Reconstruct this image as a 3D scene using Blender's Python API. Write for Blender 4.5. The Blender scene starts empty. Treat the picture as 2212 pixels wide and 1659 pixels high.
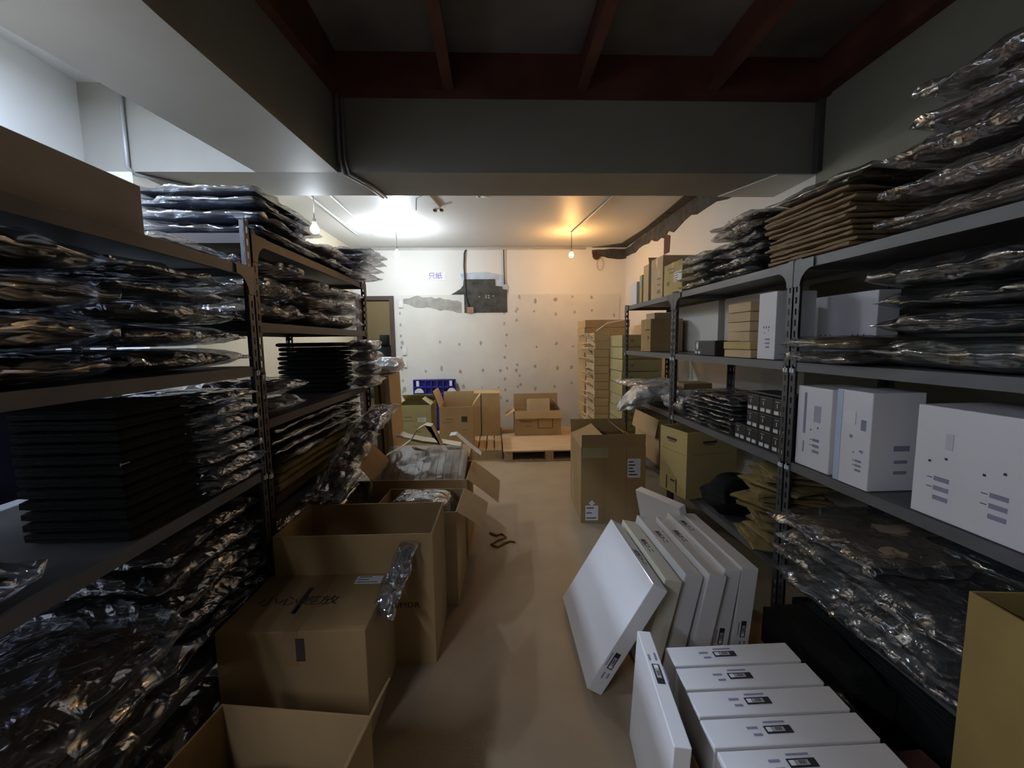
import bpy, math, random
from mathutils import Vector, Matrix, noise, Euler
S = bpy.context.scene
COL = S.collection
rad = math.radians

# ---------------------------------------------------------------- camera, world, exposure
cam = bpy.data.objects.new('camera', bpy.data.cameras.new('camera'))
COL.objects.link(cam)
cam.data.sensor_width = 36.0
cam.data.lens = 36.0 * 900.0 / 2212.0
cam.data.clip_start = 0.02
yaw, pitch, roll = rad(2.3), rad(5.84), 0.013
f = Vector((math.sin(yaw) * math.cos(pitch), math.cos(yaw) * math.cos(pitch), -math.sin(pitch)))
r = Vector((math.cos(yaw), -math.sin(yaw), 0))
u = r.cross(f)
c_, s_ = math.cos(roll), math.sin(roll)
r2, u2 = r * c_ - u * s_, u * c_ + r * s_
M = Matrix((r2, u2, -f)).transposed().to_4x4()
M.translation = Vector((0, 0, 1.42))
cam.matrix_world = M
S.camera = cam
W = bpy.data.worlds.new('world')
S.world = W
W.use_nodes = True
W.node_tree.nodes['Background'].inputs[0].default_value = (0.5, 0.55, 0.7, 1)
W.node_tree.nodes['Background'].inputs[1].default_value = 0.004
S.view_settings.view_transform = 'Standard'
S.view_settings.look = 'None'
S.view_settings.exposure = 0.9
S.view_settings.gamma = 1.0
S.cycles.max_bounces = 8
S.cycles.transparent_max_bounces = 24
S.cycles.sample_clamp_indirect = 4.0
S.cycles.caustics_reflective = False
S.cycles.caustics_refractive = False

def lamp(name, loc, energy, color, radius=0.03, parent=None):
    d = bpy.data.lights.new(name, 'POINT')
    d.energy = energy; d.color = color; d.shadow_soft_size = radius
    o = bpy.data.objects.new(name, d); COL.objects.link(o)
    o.location = loc
    if parent: o.parent = parent
    return o

def tube_light(name, loc, energy, color, sx, sy, rot=(0, 0, 0), parent=None):
    d = bpy.data.lights.new(name, 'AREA')
    d.shape = 'RECTANGLE'; d.size = sx; d.size_y = sy
    d.energy = energy; d.color = color
    o = bpy.data.objects.new(name, d); COL.objects.link(o)
    o.location = loc; o.rotation_euler = rot
    if parent: o.parent = parent
    return o

COOL = (0.62, 0.75, 1.0)
E_BAY, E_BACK, E_WHITE, E_WHITE2, E_WARM, E_ROOM = 46, 14, 300, 110, 115, 5

# ---------------------------------------------------------------- materials
MATS = {}
def principled(name, color, rough=0.8, metal=0.0, var=0.06, nscale=6.0, bump=0.0, bscale=60.0, coat=0.0, spec=0.5, color2=None, emis=None, estr=0.0, stretch=None):
    if name in MATS: return MATS[name]
    m = bpy.data.materials.new(name); m.use_nodes = True
    nt = m.node_tree; n = nt.nodes; l = nt.links
    b = n['Principled BSDF']
    b.inputs['Roughness'].default_value = rough
    b.inputs['Metallic'].default_value = metal
    b.inputs['Specular IOR Level'].default_value = spec
    b.inputs['Coat Weight'].default_value = coat
    b.inputs['Coat Roughness'].default_value = 0.1
    tc = n.new('ShaderNodeTexCoord')
    mp = n.new('ShaderNodeMapping'); l.new(tc.outputs['Object'], mp.inputs[0])
    if stretch: mp.inputs['Scale'].default_value = stretch
    ns = n.new('ShaderNodeTexNoise'); ns.inputs['Scale'].default_value = nscale; ns.inputs['Detail'].default_value = 6
    l.new(mp.outputs[0], ns.inputs[0])
    cr = n.new('ShaderNodeValToRGB')
    c1 = [max(0, v * (1 - var * 2)) for v in color[:3]] + [1]
    c2 = list(color2[:3]) + [1] if color2 else [min(1, v * (1 + var)) for v in color[:3]] + [1]
    cr.color_ramp.elements[0].position = 0.3; cr.color_ramp.elements[0].color = c1
    cr.color_ramp.elements[1].position = 0.7; cr.color_ramp.elements[1].color = c2
    l.new(ns.outputs[0], cr.inputs[0]); l.new(cr.outputs[0], b.inputs['Base Color'])
    if bump:
        n2 = n.new('ShaderNodeTexNoise'); n2.inputs['Scale'].default_value = bscale; n2.inputs['Detail'].default_value = 4
        l.new(mp.outputs[0], n2.inputs[0])
        bp = n.new('ShaderNodeBump'); bp.inputs['Strength'].default_value = bump; bp.inputs['Distance'].default_value = 0.01
        l.new(n2.outputs[0], bp.inputs['Height']); l.new(bp.outputs[0], b.inputs['Normal'])
    if emis:
        b.inputs['Emission Color'].default_value = (*emis, 1); b.inputs['Emission Strength'].default_value = estr
    MATS[name] = m
    return m

def film_mat(name, tint=(0.92, 0.93, 0.95), gloss=0.14, rough=0.07, scale=13.0, milk=0.05, bump=1.0):
    if name in MATS: return MATS[name]
    m = bpy.data.materials.new(name); m.use_nodes = True
    nt = m.node_tree; n = nt.nodes; l = nt.links
    n.remove(n['Principled BSDF'])
    out = n['Material Output']
    tc = n.new('ShaderNodeTexCoord')
    n1 = n.new('ShaderNodeTexNoise'); n1.inputs['Scale'].default_value = scale; n1.inputs['Detail'].default_value = 2; n1.inputs['Distortion'].default_value = 0.8
    l.new(tc.outputs['Object'], n1.inputs[0])
    n2 = n.new('ShaderNodeTexVoronoi'); n2.inputs['Scale'].default_value = scale * 0.9
    l.new(tc.outputs['Object'], n2.inputs['Vector'])
    mx = n.new('ShaderNodeMath'); mx.operation = 'MULTIPLY_ADD'; mx.inputs[1].default_value = 1.3
    l.new(n2.outputs['Distance'], mx.inputs[0]); l.new(n1.outputs[0], mx.inputs[2])
    bp = n.new('ShaderNodeBump'); bp.inputs['Strength'].default_value = bump; bp.inputs['Distance'].default_value = 0.02
    l.new(mx.outputs[0], bp.inputs['Height'])
    tr = n.new('ShaderNodeBsdfTransparent'); tr.inputs[0].default_value = (*tint, 1)
    gl = n.new('ShaderNodeBsdfGlossy'); gl.inputs['Roughness'].default_value = rough; gl.inputs[0].default_value = (0.95, 0.97, 1, 1)
    l.new(bp.outputs[0], gl.inputs['Normal'])
    df = n.new('ShaderNodeBsdfDiffuse'); df.inputs[0].default_value = (0.75, 0.76, 0.78, 1)
    lw = n.new('ShaderNodeLayerWeight'); lw.inputs['Blend'].default_value = 0.35
    l.new(bp.outputs[0], lw.inputs['Normal'])
    ma = n.new('ShaderNodeMath'); ma.operation = 'MULTIPLY_ADD'; ma.inputs[1].default_value = 0.5; ma.inputs[2].default_value = gloss; ma.use_clamp = True
    l.new(lw.outputs['Facing'], ma.inputs[0])
    m0 = n.new('ShaderNodeMixShader'); m0.inputs[0].default_value = milk
    l.new(tr.outputs[0], m0.inputs[1]); l.new(df.outputs[0], m0.inputs[2])
    m1 = n.new('ShaderNodeMixShader')
    l.new(ma.outputs[0], m1.inputs[0]); l.new(m0.outputs[0], m1.inputs[1]); l.new(gl.outputs[0], m1.inputs[2])
    l.new(m1.outputs[0], out.inputs['Surface'])
    MATS[name] = m
    return m

def felt(name, color, coat=0.0):
    """folded cloth: layered ridges along local z"""
    if name in MATS: return MATS[name]
    m = principled(name, color, 0.85, var=0.12, nscale=9, bump=0.5, bscale=35, coat=coat, spec=0.3)
    nt = m.node_tree; n = nt.nodes; l = nt.links
    tc = n.new('ShaderNodeTexCoord')
    wv = n.new('ShaderNodeTexWave'); wv.bands_direction = 'Z'; wv.inputs['Scale'].default_value = 30; wv.inputs['Distortion'].default_value = 3
    l.new(tc.outputs['Object'], wv.inputs[0])
    bp = n.new('ShaderNodeBump'); bp.inputs['Strength'].default_value = 0.6; bp.inputs['Distance'].default_value = 0.006
    l.new(wv.outputs['Fac'], bp.inputs['Height'])
    old = [x for x in n if x.type == 'BUMP' and x is not bp][0]
    l.new(old.outputs[0], bp.inputs['Normal'])
    l.new(bp.outputs[0], n['Principled BSDF'].inputs['Normal'])
    return m

P = principled
PAINT = P('white_paint', (0.78, 0.77, 0.73), 0.55, var=0.02, nscale=1.5)
PAINT_GREY = P('grey_paint', (0.31, 0.295, 0.255), 0.6, var=0.05, nscale=2.0, bump=0.05, bscale=20)
PAINT_CEIL = P('ceiling_paint', (0.55, 0.54, 0.51), 0.5, var=0.02, nscale=1.0)
BEIGE = P('beige_paint', (0.60, 0.54, 0.40), 0.7, var=0.03, nscale=1.5)
BOARD = P('wallboard', (0.72, 0.71, 0.66), 0.75, var=0.05, nscale=2.2, bump=0.1, bscale=30)
PUTTY = P('putty', (0.42, 0.42, 0.37), 0.9, var=0.15, nscale=14)
PUTTYD = P('dark_putty', (0.36, 0.36, 0.32), 0.95, var=0.12, nscale=9, bump=0.3, bscale=40)
CHASE = P('bare_concrete', (0.075, 0.075, 0.07), 0.95, var=0.25, nscale=12, bump=0.6, bscale=40)
BRICKR = P('rusty_hole', (0.10, 0.03, 0.025), 0.9, var=0.3, nscale=20)
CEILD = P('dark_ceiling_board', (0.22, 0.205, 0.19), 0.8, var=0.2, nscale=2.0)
REDST = P('red_primer_steel', (0.13, 0.042, 0.028), 0.6, var=0.2, nscale=5)
FLOOR = P('floor_paint', (0.40, 0.31, 0.205), 0.42, var=0.06, nscale=3.0, bump=0.12, bscale=120)
RACK = P('rack_grey', (0.085, 0.088, 0.095), 0.45, var=0.1, nscale=8, metal=0.3)
RACKB = P('rack_brown', (0.05, 0.043, 0.040), 0.45, var=0.1, nscale=8, metal=0.3)
SHELFM = P('shelf_grey', (0.15, 0.15, 0.155), 0.5, var=0.08, nscale=6, metal=0.2)
CLIP = P('white_clip', (0.75, 0.78, 0.78), 0.5)
KRAFT = P('cardboard', (0.50, 0.345, 0.17), 0.85, var=0.07, nscale=4, bump=0.08, bscale=90, stretch=(1, 1, 0.4))
KRAFTD = P('cardboard_brown', (0.40, 0.265, 0.115), 0.85, var=0.08, nscale=4, bump=0.08, bscale=90, stretch=(1, 1, 0.4))
KRAFTY = P('cardboard_yellow', (0.55, 0.42, 0.17), 0.8, var=0.06, nscale=4, bump=0.06, bscale=80)
KRAFTL = P('cardboard_light', (0.62, 0.46, 0.27), 0.85, var=0.05, nscale=5)
KRAFTO = P('cardboard_olive', (0.45, 0.40, 0.20), 0.8, var=0.07, nscale=5)
KRAFTT = P('brown_tape', (0.40, 0.26, 0.12), 0.25, var=0.05, coat=0.4)
INK = P('ink', (0.07, 0.055, 0.045), 0.8, var=0.1)
INKG = P('faint_ink', (0.30, 0.21, 0.12), 0.85, var=0.1)
INKB = P('black_ink', (0.025, 0.025, 0.03), 0.6)
INKV = P('violet_grey_ink', (0.28, 0.27, 0.38), 0.7)
INKP = P('purple_ink', (0.16, 0.08, 0.42), 0.6)
WHITEB = P('white_carton', (0.80, 0.79, 0.82), 0.5, var=0.015, nscale=2)
WHITES = P('white_slab_box', (0.82, 0.80, 0.78), 0.4, var=0.02, nscale=2, coat=0.25)
WHITEG = P('white_slab_aged', (0.74, 0.72, 0.58), 0.45, var=0.03, nscale=3, coat=0.25)
PAPER = P('paper_label_white', (0.82, 0.83, 0.85), 0.6, var=0.01)
BLUELB = P('pale_blue_print', (0.50, 0.60, 0.78), 0.5)
BLACKB = P('black_carton', (0.022, 0.022, 0.024), 0.5, var=0.1)
PLY = P('plywood', (0.62, 0.44, 0.26), 0.7, var=0.08, nscale=3, stretch=(1, 8, 8))
PLANKW = P('pallet_wood', (0.50, 0.37, 0.22), 0.8, var=0.12, nscale=4, stretch=(8, 1, 8))
BLUEP = P('blue_plastic', (0.035, 0.03, 0.30), 0.4, var=0.05)
F_BLACK = felt('felt_black', (0.006, 0.008, 0.0075))
F_CHAR = felt('felt_charcoal', (0.022, 0.024, 0.023))
F_NAVY = felt('felt_navy', (0.012, 0.018, 0.035))
F_GREY = felt('felt_grey', (0.21, 0.20, 0.185))
F_TAN = felt('felt_tan', (0.40, 0.30, 0.19))
F_TAUPE = felt('felt_taupe', (0.17, 0.13, 0.10))
F_BROWN = felt('felt_brown', (0.075, 0.05, 0.035))
F_PLUM = felt('felt_plum', (0.07, 0.028, 0.026))
F_OLIVE = felt('felt_olive', (0.24, 0.20, 0.08))
F_GREEN = felt('felt_green_grey', (0.09, 0.105, 0.085))
F_BURLAP = felt('burlap', (0.36, 0.245, 0.14))
F_PINK = felt('felt_pink_taupe', (0.34, 0.24, 0.20))
F_KHAKI = felt('kraft_paper_khaki', (0.34, 0.25, 0.10))
FILM = film_mat('clear_film')
FILM_B = film_mat('clear_film_bright', gloss=0.24, scale=17, milk=0.08)
FILM_D = film_mat('clear_film_calm', gloss=0.16, scale=6, milk=0.02, rough=0.08)
FILM_M = film_mat('milky_film', gloss=0.12, scale=20, milk=0.6, rough=0.25)
METALC = P('conduit_grey', (0.40, 0.40, 0.39), 0.45, metal=0.3)
WIRE = P('dark_wire', (0.03, 0.028, 0.025), 0.6)
BULBW = P('bulb_glow_white', (1, 1, 1), 0.3, emis=(0.95, 0.98, 1.0), estr=40)
BULBO = P('bulb_glow_warm', (1, 0.8, 0.5), 0.3, emis=(1.0, 0.50, 0.13), estr=3.5)
SOCKET = P('socket_white', (0.6, 0.6, 0.58), 0.5)
TUBEG = P('tube_glow', (1, 1, 1), 0.3, emis=(0.85, 0.92, 1.0), estr=12)
TWINE = P('twine', (0.42, 0.28, 0.15), 0.95)
STRAP = P('plastic_strap', (0.85, 0.75, 0.55), 0.4)
FOAM = P('foam_sheet', (0.72, 0.66, 0.50), 0.6, var=0.04)
SWITCH = P('switch_white', (0.75, 0.75, 0.72), 0.4)
DARKF = P('door_frame_brown', (0.06, 0.035, 0.03), 0.5)

# ---------------------------------------------------------------- mesh helpers
def link_mesh(name, me, mat, parent=None):
    o = bpy.data.objects.new(name, me); COL.objects.link(o)
    if mat is not None: me.materials.append(mat)
    if parent: o.parent = parent
    return o

class MB:
    def __init__(s): s.v = []; s.f = []
    def box(s, x0, x1, y0, y1, z0, z1, mtx=None):
        b = len(s.v)
        for z in (z0, z1):
            for x, y in ((x0, y0), (x1, y0), (x1, y1), (x0, y1)):
                p = Vector((x, y, z)); s.v.append(mtx @ p if mtx else p)
        for q in ((0, 3, 2, 1), (4, 5, 6, 7), (0, 1, 5, 4), (1, 2, 6, 5), (2, 3, 7, 6), (3, 0, 4, 7)):
            s.f.append([b + i for i in q])
        return s
    def prism(s, pts, a0, a1, axis='z', mtx=None):
        """pts 2-D polygon; extruded along axis from a0 to a1"""
        b = len(s.v); n = len(pts)
        for a in (a0, a1):
            for p, q in pts:
                w = {'z': (p, q, a), 'y': (p, a, q), 'x': (a, p, q)}[axis]
                w = Vector(w); s.v.append(mtx @ w if mtx else w)
        s.f.append([b + i for i in range(n)][::-1]); s.f.append([b + n + i for i in range(n)])
        for i in range(n):
            j = (i + 1) % n
            s.f.append([b + i, b + j, b + n + j, b + n + i])
        return s
    def tube(s, pts, rr, n=8, closed=False):
        pts = [Vector(p) for p in pts]; b = len(s.v); k = len(pts)
        prev = None
        for i, p in enumerate(pts):
            t = (pts[min(i + 1, k - 1)] - pts[max(i - 1, 0)]).normalized()
            a = Vector((0, 0, 1)) if abs(t.z) < 0.9 else Vector((1, 0, 0))
            if prev is not None: a = prev
            e1 = (a - t * a.dot(t)).normalized(); e2 = t.cross(e1); prev = e1
            for j in range(n):
                w = 2 * math.pi * j / n
                s.v.append(p + (e1 * math.cos(w) + e2 * math.sin(w)) * (rr[i] if isinstance(rr, list) else rr))
        for i in range(k - 1):
            for j in range(n):
                s.f.append([b + i * n + j, b + i * n + (j + 1) % n, b + (i + 1) * n + (j + 1) % n, b + (i + 1) * n + j])
        s.f.append([b + j for j in range(n)][::-1]); s.f.append([b + (k - 1) * n + j for j in range(n)])
        return s
    def mesh(s, name, smooth=False):
        me = bpy.data.meshes.new(name)
        me.from_pydata([tuple(p) for p in s.v], [], s.f); me.validate()
        import bmesh
        bm = bmesh.new(); bm.from_mesh(me); bmesh.ops.recalc_face_normals(bm, faces=bm.faces); bm.to_mesh(me); bm.free()
        if smooth: me.shade_smooth()
        return me
    def obj(s, name, mat, parent=None, smooth=False, bevel=0):
        o = link_mesh(name, s.mesh(name, smooth), mat, parent)
        if bevel:
            md = o.modifiers.new('bevel', 'BEVEL'); md.width = bevel; md.segments = 2; md.limit_method = 'ANGLE'
        return o

def struct(o, kind='structure'):
    o['kind'] = kind; return o
def tag(o, label, cat, group=None):
    o['label'] = label; o['category'] = cat
    if group: o['group'] = group
    return o
def thing(name, label, cat, loc=(0, 0, 0), rot=(0, 0, 0), group=None):
    o = bpy.data.objects.new(name, None); COL.objects.link(o)
    o.empty_display_size = 0.05
    o.location = loc; o.rotation_euler = rot
    return tag(o, label, cat, group)
def copy_tree(o, parent=None):
    c = o.copy(); COL.objects.link(c); c.parent = parent
    for ch in list(o.children):
        copy_tree(ch, c)
    return c
ORD = ['topmost'] + [w + ' from top' for w in ('second', 'third', 'fourth', 'fifth', 'sixth', 'seventh', 'eighth', 'ninth', 'tenth', 'eleventh', 'twelfth', 'thirteenth', 'fourteenth')]
def nth(i, n):   # i counted from the bottom
    k = n - 1 - i
    return 'lowest' if (i == 0 and n > 1) else ORD[k]

def soft_mesh(name, L, Wd, H, seed=0, k=8, amp=0.004, freq=7.0, n=18, m=14, sag=0.0, edge=0.02, frill=0.0, flat=True, hang=None):
    """closed cushion/folded-cloth shape, size L (x) by Wd (y) by H (z), base at z=0"""
    v = []; fcs = []
    off = Vector((seed * 7.13, seed * 3.71, seed * 1.93))
    def par(i, q): return math.sin((i / q * 2 - 1) * math.pi / 2)
    for side in (1, -1):
        for j in range(m + 1):
            for i in range(n + 1):
                a, b = par(i, n), par(j, m)
                prof = max(edge, ((1 - abs(a) ** k) * (1 - abs(b) ** k)) ** 0.5)
                x, y = a * L / 2, b * Wd / 2
                z = H / 2 + side * H / 2 * prof
                p = Vector((x, y, z))
                nv = noise.noise_vector(p * freq + off + Vector((0, 0, side * 3.0)))
                rim = max(abs(a), abs(b)) ** 6
                w = nv * (amp + frill * rim); w.z = nv.z * (amp + frill * rim * .35)
                if side == -1 and flat: w.z = abs(w.z) * 0.5
                x += w.x; y += w.y; z += w.z
                if flat: z = min(max(z, 0.0), H)
                z -= sag * (abs(a) ** 2)
                if hang:
                    # drape over a shelf edge along -x (or +x) side
                    x0, sgn = hang
                    d = (x - x0) * sgn
                    if d > 0: z -= d * d * 2.2
                v.append((x, y, z))
    N = (n + 1) * (m + 1)
    for j in range(m):
        for i in range(n):
            a = j * (n + 1) + i
            fcs.append((a, a + 1, a + n + 2, a + n + 1))
            fcs.append((N + a, N + a + n + 1, N + a + n + 2, N + a + 1))
    ring = [i for i in range(n + 1)] + [(j + 1) * (n + 1) - 1 for j in range(1, m + 1)] + [m * (n + 1) + i for i in range(n - 1, -1, -1)] + [j * (n + 1) for j in range(m - 1, 0, -1)]
    for q in range(len(ring)):
        a, b = ring[q], ring[(q + 1) % len(ring)]
        fcs.append((a, N + a, N + b, b))
    me = bpy.data.meshes.new(name); me.from_pydata(v, [], fcs); me.shade_smooth()
    return me

def package(label, size, loc, rz=0, mat=None, film=None, seed=0, tilt=(0, 0), cat='package', group=None, name='wrapped_package', over=(0.05, 0.03), crink=0.012, k=8, sag=0.0, ccrink=0.006, hang=None, part='folded_felt'):
    """folded felt inside a crumpled clear bag; loc = centre of underside"""
    L, D, H = size
    t = thing(name, label, cat, loc, (rad(tilt[0]), rad(tilt[1]), rz), group)
    c = link_mesh(part, soft_mesh(part, L, D, H * 0.92, seed, k, ccrink, 6, sag=sag, hang=hang), mat, t)
    c.location.z = 0.003
    w = link_mesh('plastic_bag', soft_mesh('plastic_bag', L + over[0] * 2, D + over[1] * 2, H + 0.003, seed + 11, 7 if k > 5 else 5, crink, 12, n=30, m=24, frill=0.02, edge=.22, sag=sag, hang=hang), film or FILM, t)
    return t

def sheet(label, size, loc, rz=0, mat=None, seed=0, amp=0.006, freq=6, group=None, name='felt_sheet', cat='felt', tilt=(0, 0), k=40, sag=0.0):
    L, D, H = size
    o = link_mesh(name, soft_mesh(name, L, D, H, seed, k, amp, freq, n=20, m=16, edge=0.62, sag=sag), mat)
    o.location = loc; o.rotation_euler = (rad(tilt[0]), rad(tilt[1]), rz)
    return tag(o, label, cat, group)

def face_tf(face, w, d, h, a, b):
    e = 0.0012
    if face == 'front': return (-w / 2 + a * w, -d / 2 - e, b * h), (math.pi / 2, 0, 0)
    if face == 'left': return (-w / 2 - e, d / 2 - a * d, b * h), (math.pi / 2, 0, -math.pi / 2)
    if face == 'right': return (w / 2 + e, -d / 2 + a * d, b * h), (math.pi / 2, 0, math.pi / 2)
    return (-w / 2 + a * w, -d / 2 + b * d, h + e), (0, 0, 0)

def plate(name, pw, ph, mat, parent, loc, rot, th=0.0012):
    o = MB().box(-pw / 2, pw / 2, -ph / 2, ph / 2, -th / 2, th / 2).obj(name, mat, parent)
    o.location = loc; o.rotation_euler = rot
    return o

def text(s, size, mat, parent, loc, rot, name='lettering', sx=1.0):
    cu = bpy.data.curves.new('txt', 'FONT'); cu.body = s; cu.size = size; cu.align_x = 'CENTER'; cu.align_y = 'CENTER'; cu.extrude = 0.0004
    cu.resolution_u = 2
    tmp = bpy.data.objects.new('tmp', cu); COL.objects.link(tmp)
    bpy.context.view_layer.update()
    dg = bpy.context.evaluated_depsgraph_get()
    me = bpy.data.meshes.new_from_object(tmp.evaluated_get(dg))
    bpy.data.objects.remove(tmp)
    me.materials.clear()
    o = link_mesh(name, me, mat, parent)
    o.location = loc; o.rotation_euler = rot; o.scale = (sx, 1, 1)
    return o

def bars(name, rects, mat, parent, loc, rot):
    """rects: (cx, cy, w, h) in the face plane; one printed pattern"""
    mb = MB()
    for cx, cy, w, h in rects: mb.box(cx - w / 2, cx + w / 2, cy - h / 2, cy + h / 2, -0.0004, 0.0006)
    o = mb.obj(name, mat, parent); o.location = loc; o.rotation_euler = rot
    return o

def on_face(t, face, dims, a, b, fn, lift=0.0):
    loc, rot = face_tf(face, *dims, a, b)
    n = Vector((0, 0, 1)); n.rotate(Euler(rot))
    loc = Vector(loc) + n * lift
    return fn(loc, rot)

def label_on(t, face, dims, a, b, pw, ph, lines=4, mat=None):
    p = on_face(t, face, dims, a, b, lambda lo, ro: plate('paper_label', pw, ph, mat or PAPER, t, lo, ro))
    rnd = random.Random(int(a * 97 + b * 31 + pw * 1000))
    rects = []
    for i in range(lines):
        wv = pw * rnd.uniform(0.35, 0.8)
        rects.append((-pw * 0.42 + wv / 2, ph * (0.34 - 0.68 * i / max(1, lines - 1)), wv, ph * 0.06))
    bars('printing', rects, INKB, p, (0, 0, 0.001), (0, 0, 0))
    return p

def carton(label, dims, loc, rz=0, mat=None, flaps=None, name='cardboard_box', cat='box', group=None, closed=True, tape='top', t_=0.006, skew=(0, 0), inner=None, bevel=0.003):
    """closed or open carton; flaps = dict(side=angle from upright outward)"""
    w, d, h = dims
    mat = mat or KRAFT
    t = thing(name, label, cat, loc, (rad(skew[0]), rad(skew[1]), rz), group)
    if closed:
        MB().box(-w / 2, w / 2, -d / 2, d / 2, 0, h).obj('carton_body', mat, t, bevel=bevel)
        if tape:
            tw = min(0.05, d * 0.15)
            e = 0.0008
            mb = MB()
            if tape == 'top':     # tape along x on top and down both ends
                mb.box(-w / 2 - e, w / 2 + e, -tw / 2, tw / 2, h, h + e)
                mb.box(-w / 2 - e, -w / 2, -tw / 2, tw / 2, h * 0.75, h); mb.box(w / 2, w / 2 + e, -tw / 2, tw / 2, h * 0.75, h)
            else:                 # along y
                mb.box(-tw / 2, tw / 2, -d / 2 - e, d / 2 + e, h, h + e)
                mb.box(-tw / 2, tw / 2, -d / 2 - e, -d / 2, h * 0.7, h); mb.box(-tw / 2, tw / 2, d / 2, d / 2 + e, h * 0.7, h)
            mb.obj('packing_tape', KRAFTT, t)
    else:
        mb = MB()
        mb.box(-w / 2, w / 2, -d / 2, d / 2, 0, t_)
        mb.box(-w / 2, w / 2, -d / 2, -d / 2 + t_, t_, h); mb.box(-w / 2, w / 2, d / 2 - t_, d / 2, t_, h)
        mb.box(-w / 2, -w / 2 + t_, -d / 2 + t_, d / 2 - t_, t_, h); mb.box(w / 2 - t_, w / 2, -d / 2 + t_, d / 2 - t_, t_, h)
        mb.obj('carton_body', mat, t)
        for side, spec in (flaps or {}).items():
            ang, ln = spec if isinstance(spec, tuple) else (spec, None)
            ln = ln or (d / 2 if side in 'fb' else min(d, w) / 2)
            span = w if side in 'fb' else d
            fb = MB()
            # slightly curved panel: base edge at origin, grows along +z, outward = -y
            q = 5
            pts = []
            for i in range(q + 1):
                s = i / q * ln; pts.append((-0.06 * ln * (i / q) ** 2, s))
            poly = pts + [(p[0] + 0.004, p[1]) for p in pts[::-1]]
            fb.prism([(a, b) for a, b in poly], -span / 2 + 0.004, span / 2 - 0.004, 'x')
            o = fb.obj('flap', mat, t)
            base = {'f': (0, -d / 2, h), 'b': (0, d / 2, h), 'l': (-w / 2, 0, h), 'r': (w / 2, 0, h)}[side]
            zr = {'f': 0, 'b': math.pi, 'l': -math.pi / 2, 'r': math.pi / 2}[side]
            o.matrix_basis = Matrix.Translation(base) @ Matrix.Rotation(zr, 4, 'Z') @ Matrix.Rotation(rad(ang), 4, 'X') 
    return t

# ---------------------------------------------------------------- the room
struct(MB().box(-3.2, 2.3, -3.2, 9.2, -0.15, 0).obj('floor', FLOOR))
struct(MB().box(2.03, 2.25, -3.2, 2.65, 0, 3.3).obj('wall_right_front', P('shaded_wall_paint', (0.30, 0.29, 0.235), 0.8, var=0.1, nscale=2.0, bump=.05, bscale=20)))  # same wall, its colour darkened to stand for the front bay's shade
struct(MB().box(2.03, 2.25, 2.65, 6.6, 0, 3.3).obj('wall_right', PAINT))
struct(MB().box(-2.60, -2.37, -3.2, 2.65, 0, 3.3).obj('wall_left', PAINT))
wl2 = struct(MB().box(-2.34, -2.11, 3.05, 6.45, 0, 3.1).obj('wall_left_rear', BEIGE))
struct(MB().box(-2.6, 2.25, -3.4, -3.2, 0, 3.3).obj('wall_back', PAINT_GREY))
# far wall with the doorway at its left end
mb = MB().box(-1.53, 2.03, 6.45, 6.6, 0, 2.83).box(-2.34, -1.53, 6.45, 6.6, 2.10, 2.83).box(-2.34, -2.05, 6.45, 6.6, 0, 2.10)
struct(mb.obj('wall_far', PAINT))
struct(MB().box(-2.34, 2.25, 3.05, 6.6, 2.83, 2.95).obj('ceiling_rear', PAINT_CEIL))
struct(MB().box(-1.40, 2.25, -3.2, 2.65, 3.06, 3.2).obj('ceiling_front', CEILD))
struct(MB().box(-2.6, -1.40, -3.2, 2.65, 2.93, 3.06).obj('ceiling_side_bay', PAINT))
# concrete beams
struct(MB().box(-2.37, 2.03, 2.65, 3.05, 2.44, 3.2).obj('trim_1', PAINT_GREY))
mb = MB().prism([(-3.2, 2.17), (1.3, 2.335), (2.65, 2.44), (2.65, 3.06), (-3.2, 3.06)], -1.40, -0.92, 'x')
struct(mb.obj('trim_2', PAINT_GREY))
struct(MB().box(-2.60, -2.11, 2.65, 3.05, 0, 2.44).obj('trim_3', PAINT))      # column
# back room behind the doorway
struct(MB().box(-3.2, -0.9, 9.0, 9.2, 0, 2.8).obj('wall_backroom', BEIGE))
struct(MB().box(-3.2, -3.0, 6.6, 9.0, 0, 2.8).obj('wall_backroom_left', BEIGE))
struct(MB().box(-0.9, -0.7, 6.6, 9.2, 0, 2.8).obj('wall_backroom_right', BEIGE))
struct(MB().box(-3.2, -0.7, 6.6, 9.2, 2.8, 2.9).obj('ceiling_backroom', PAINT))
# door frame
d1 = struct(MB().box(-1.57, -1.51, 6.40, 6.62, 0, 2.12).box(-2.07, -2.01, 6.40, 6.62, 0, 2.12).box(-2.01, -1.57, 6.40, 6.62, 2.06, 2.12).obj('door_1', DARKF))
# lower wallboard with filled screw marks
wb = struct(MB().box(-1.50, 1.93, 6.435, 6.45, 0.08, 2.13).obj('trim_4', BOARD))
struct(MB().box(-1.50, 1.93, 6.432, 6.45, 0.0, 0.08).obj('baseboard_far', P('baseboard', (0.22, 0.22, 0.22), 0.6)))
rnd = random.Random(5)
def blob(mb, cx, cz, rx, rz_, y=6.434, n=11):
    pts = []
    for i in range(n):
        a = 2 * math.pi * i / n; q = rnd.uniform(0.55, 1.15)
        pts.append((cx + rx * q * math.cos(a), cz + rz_ * q * math.sin(a)))
    mb.prism(pts, y - 0.0008, y + 0.0012, 'y')
mb = MB()
for z in (0.52, 0.72, 1.0, 1.38, 1.85, 2.06):
    for i in range(12):
        x = -1.38 + i * 0.29 + rnd.uniform(-0.04, 0.04)
        if z > 1.8 and x < 0.3: continue
        if rnd.random() < 0.12: continue
        s = rnd.uniform(0.018, 0.042)
        blob(mb, x, z + rnd.uniform(-0.05, 0.05), s * 0.8, s * 1.1)
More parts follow.
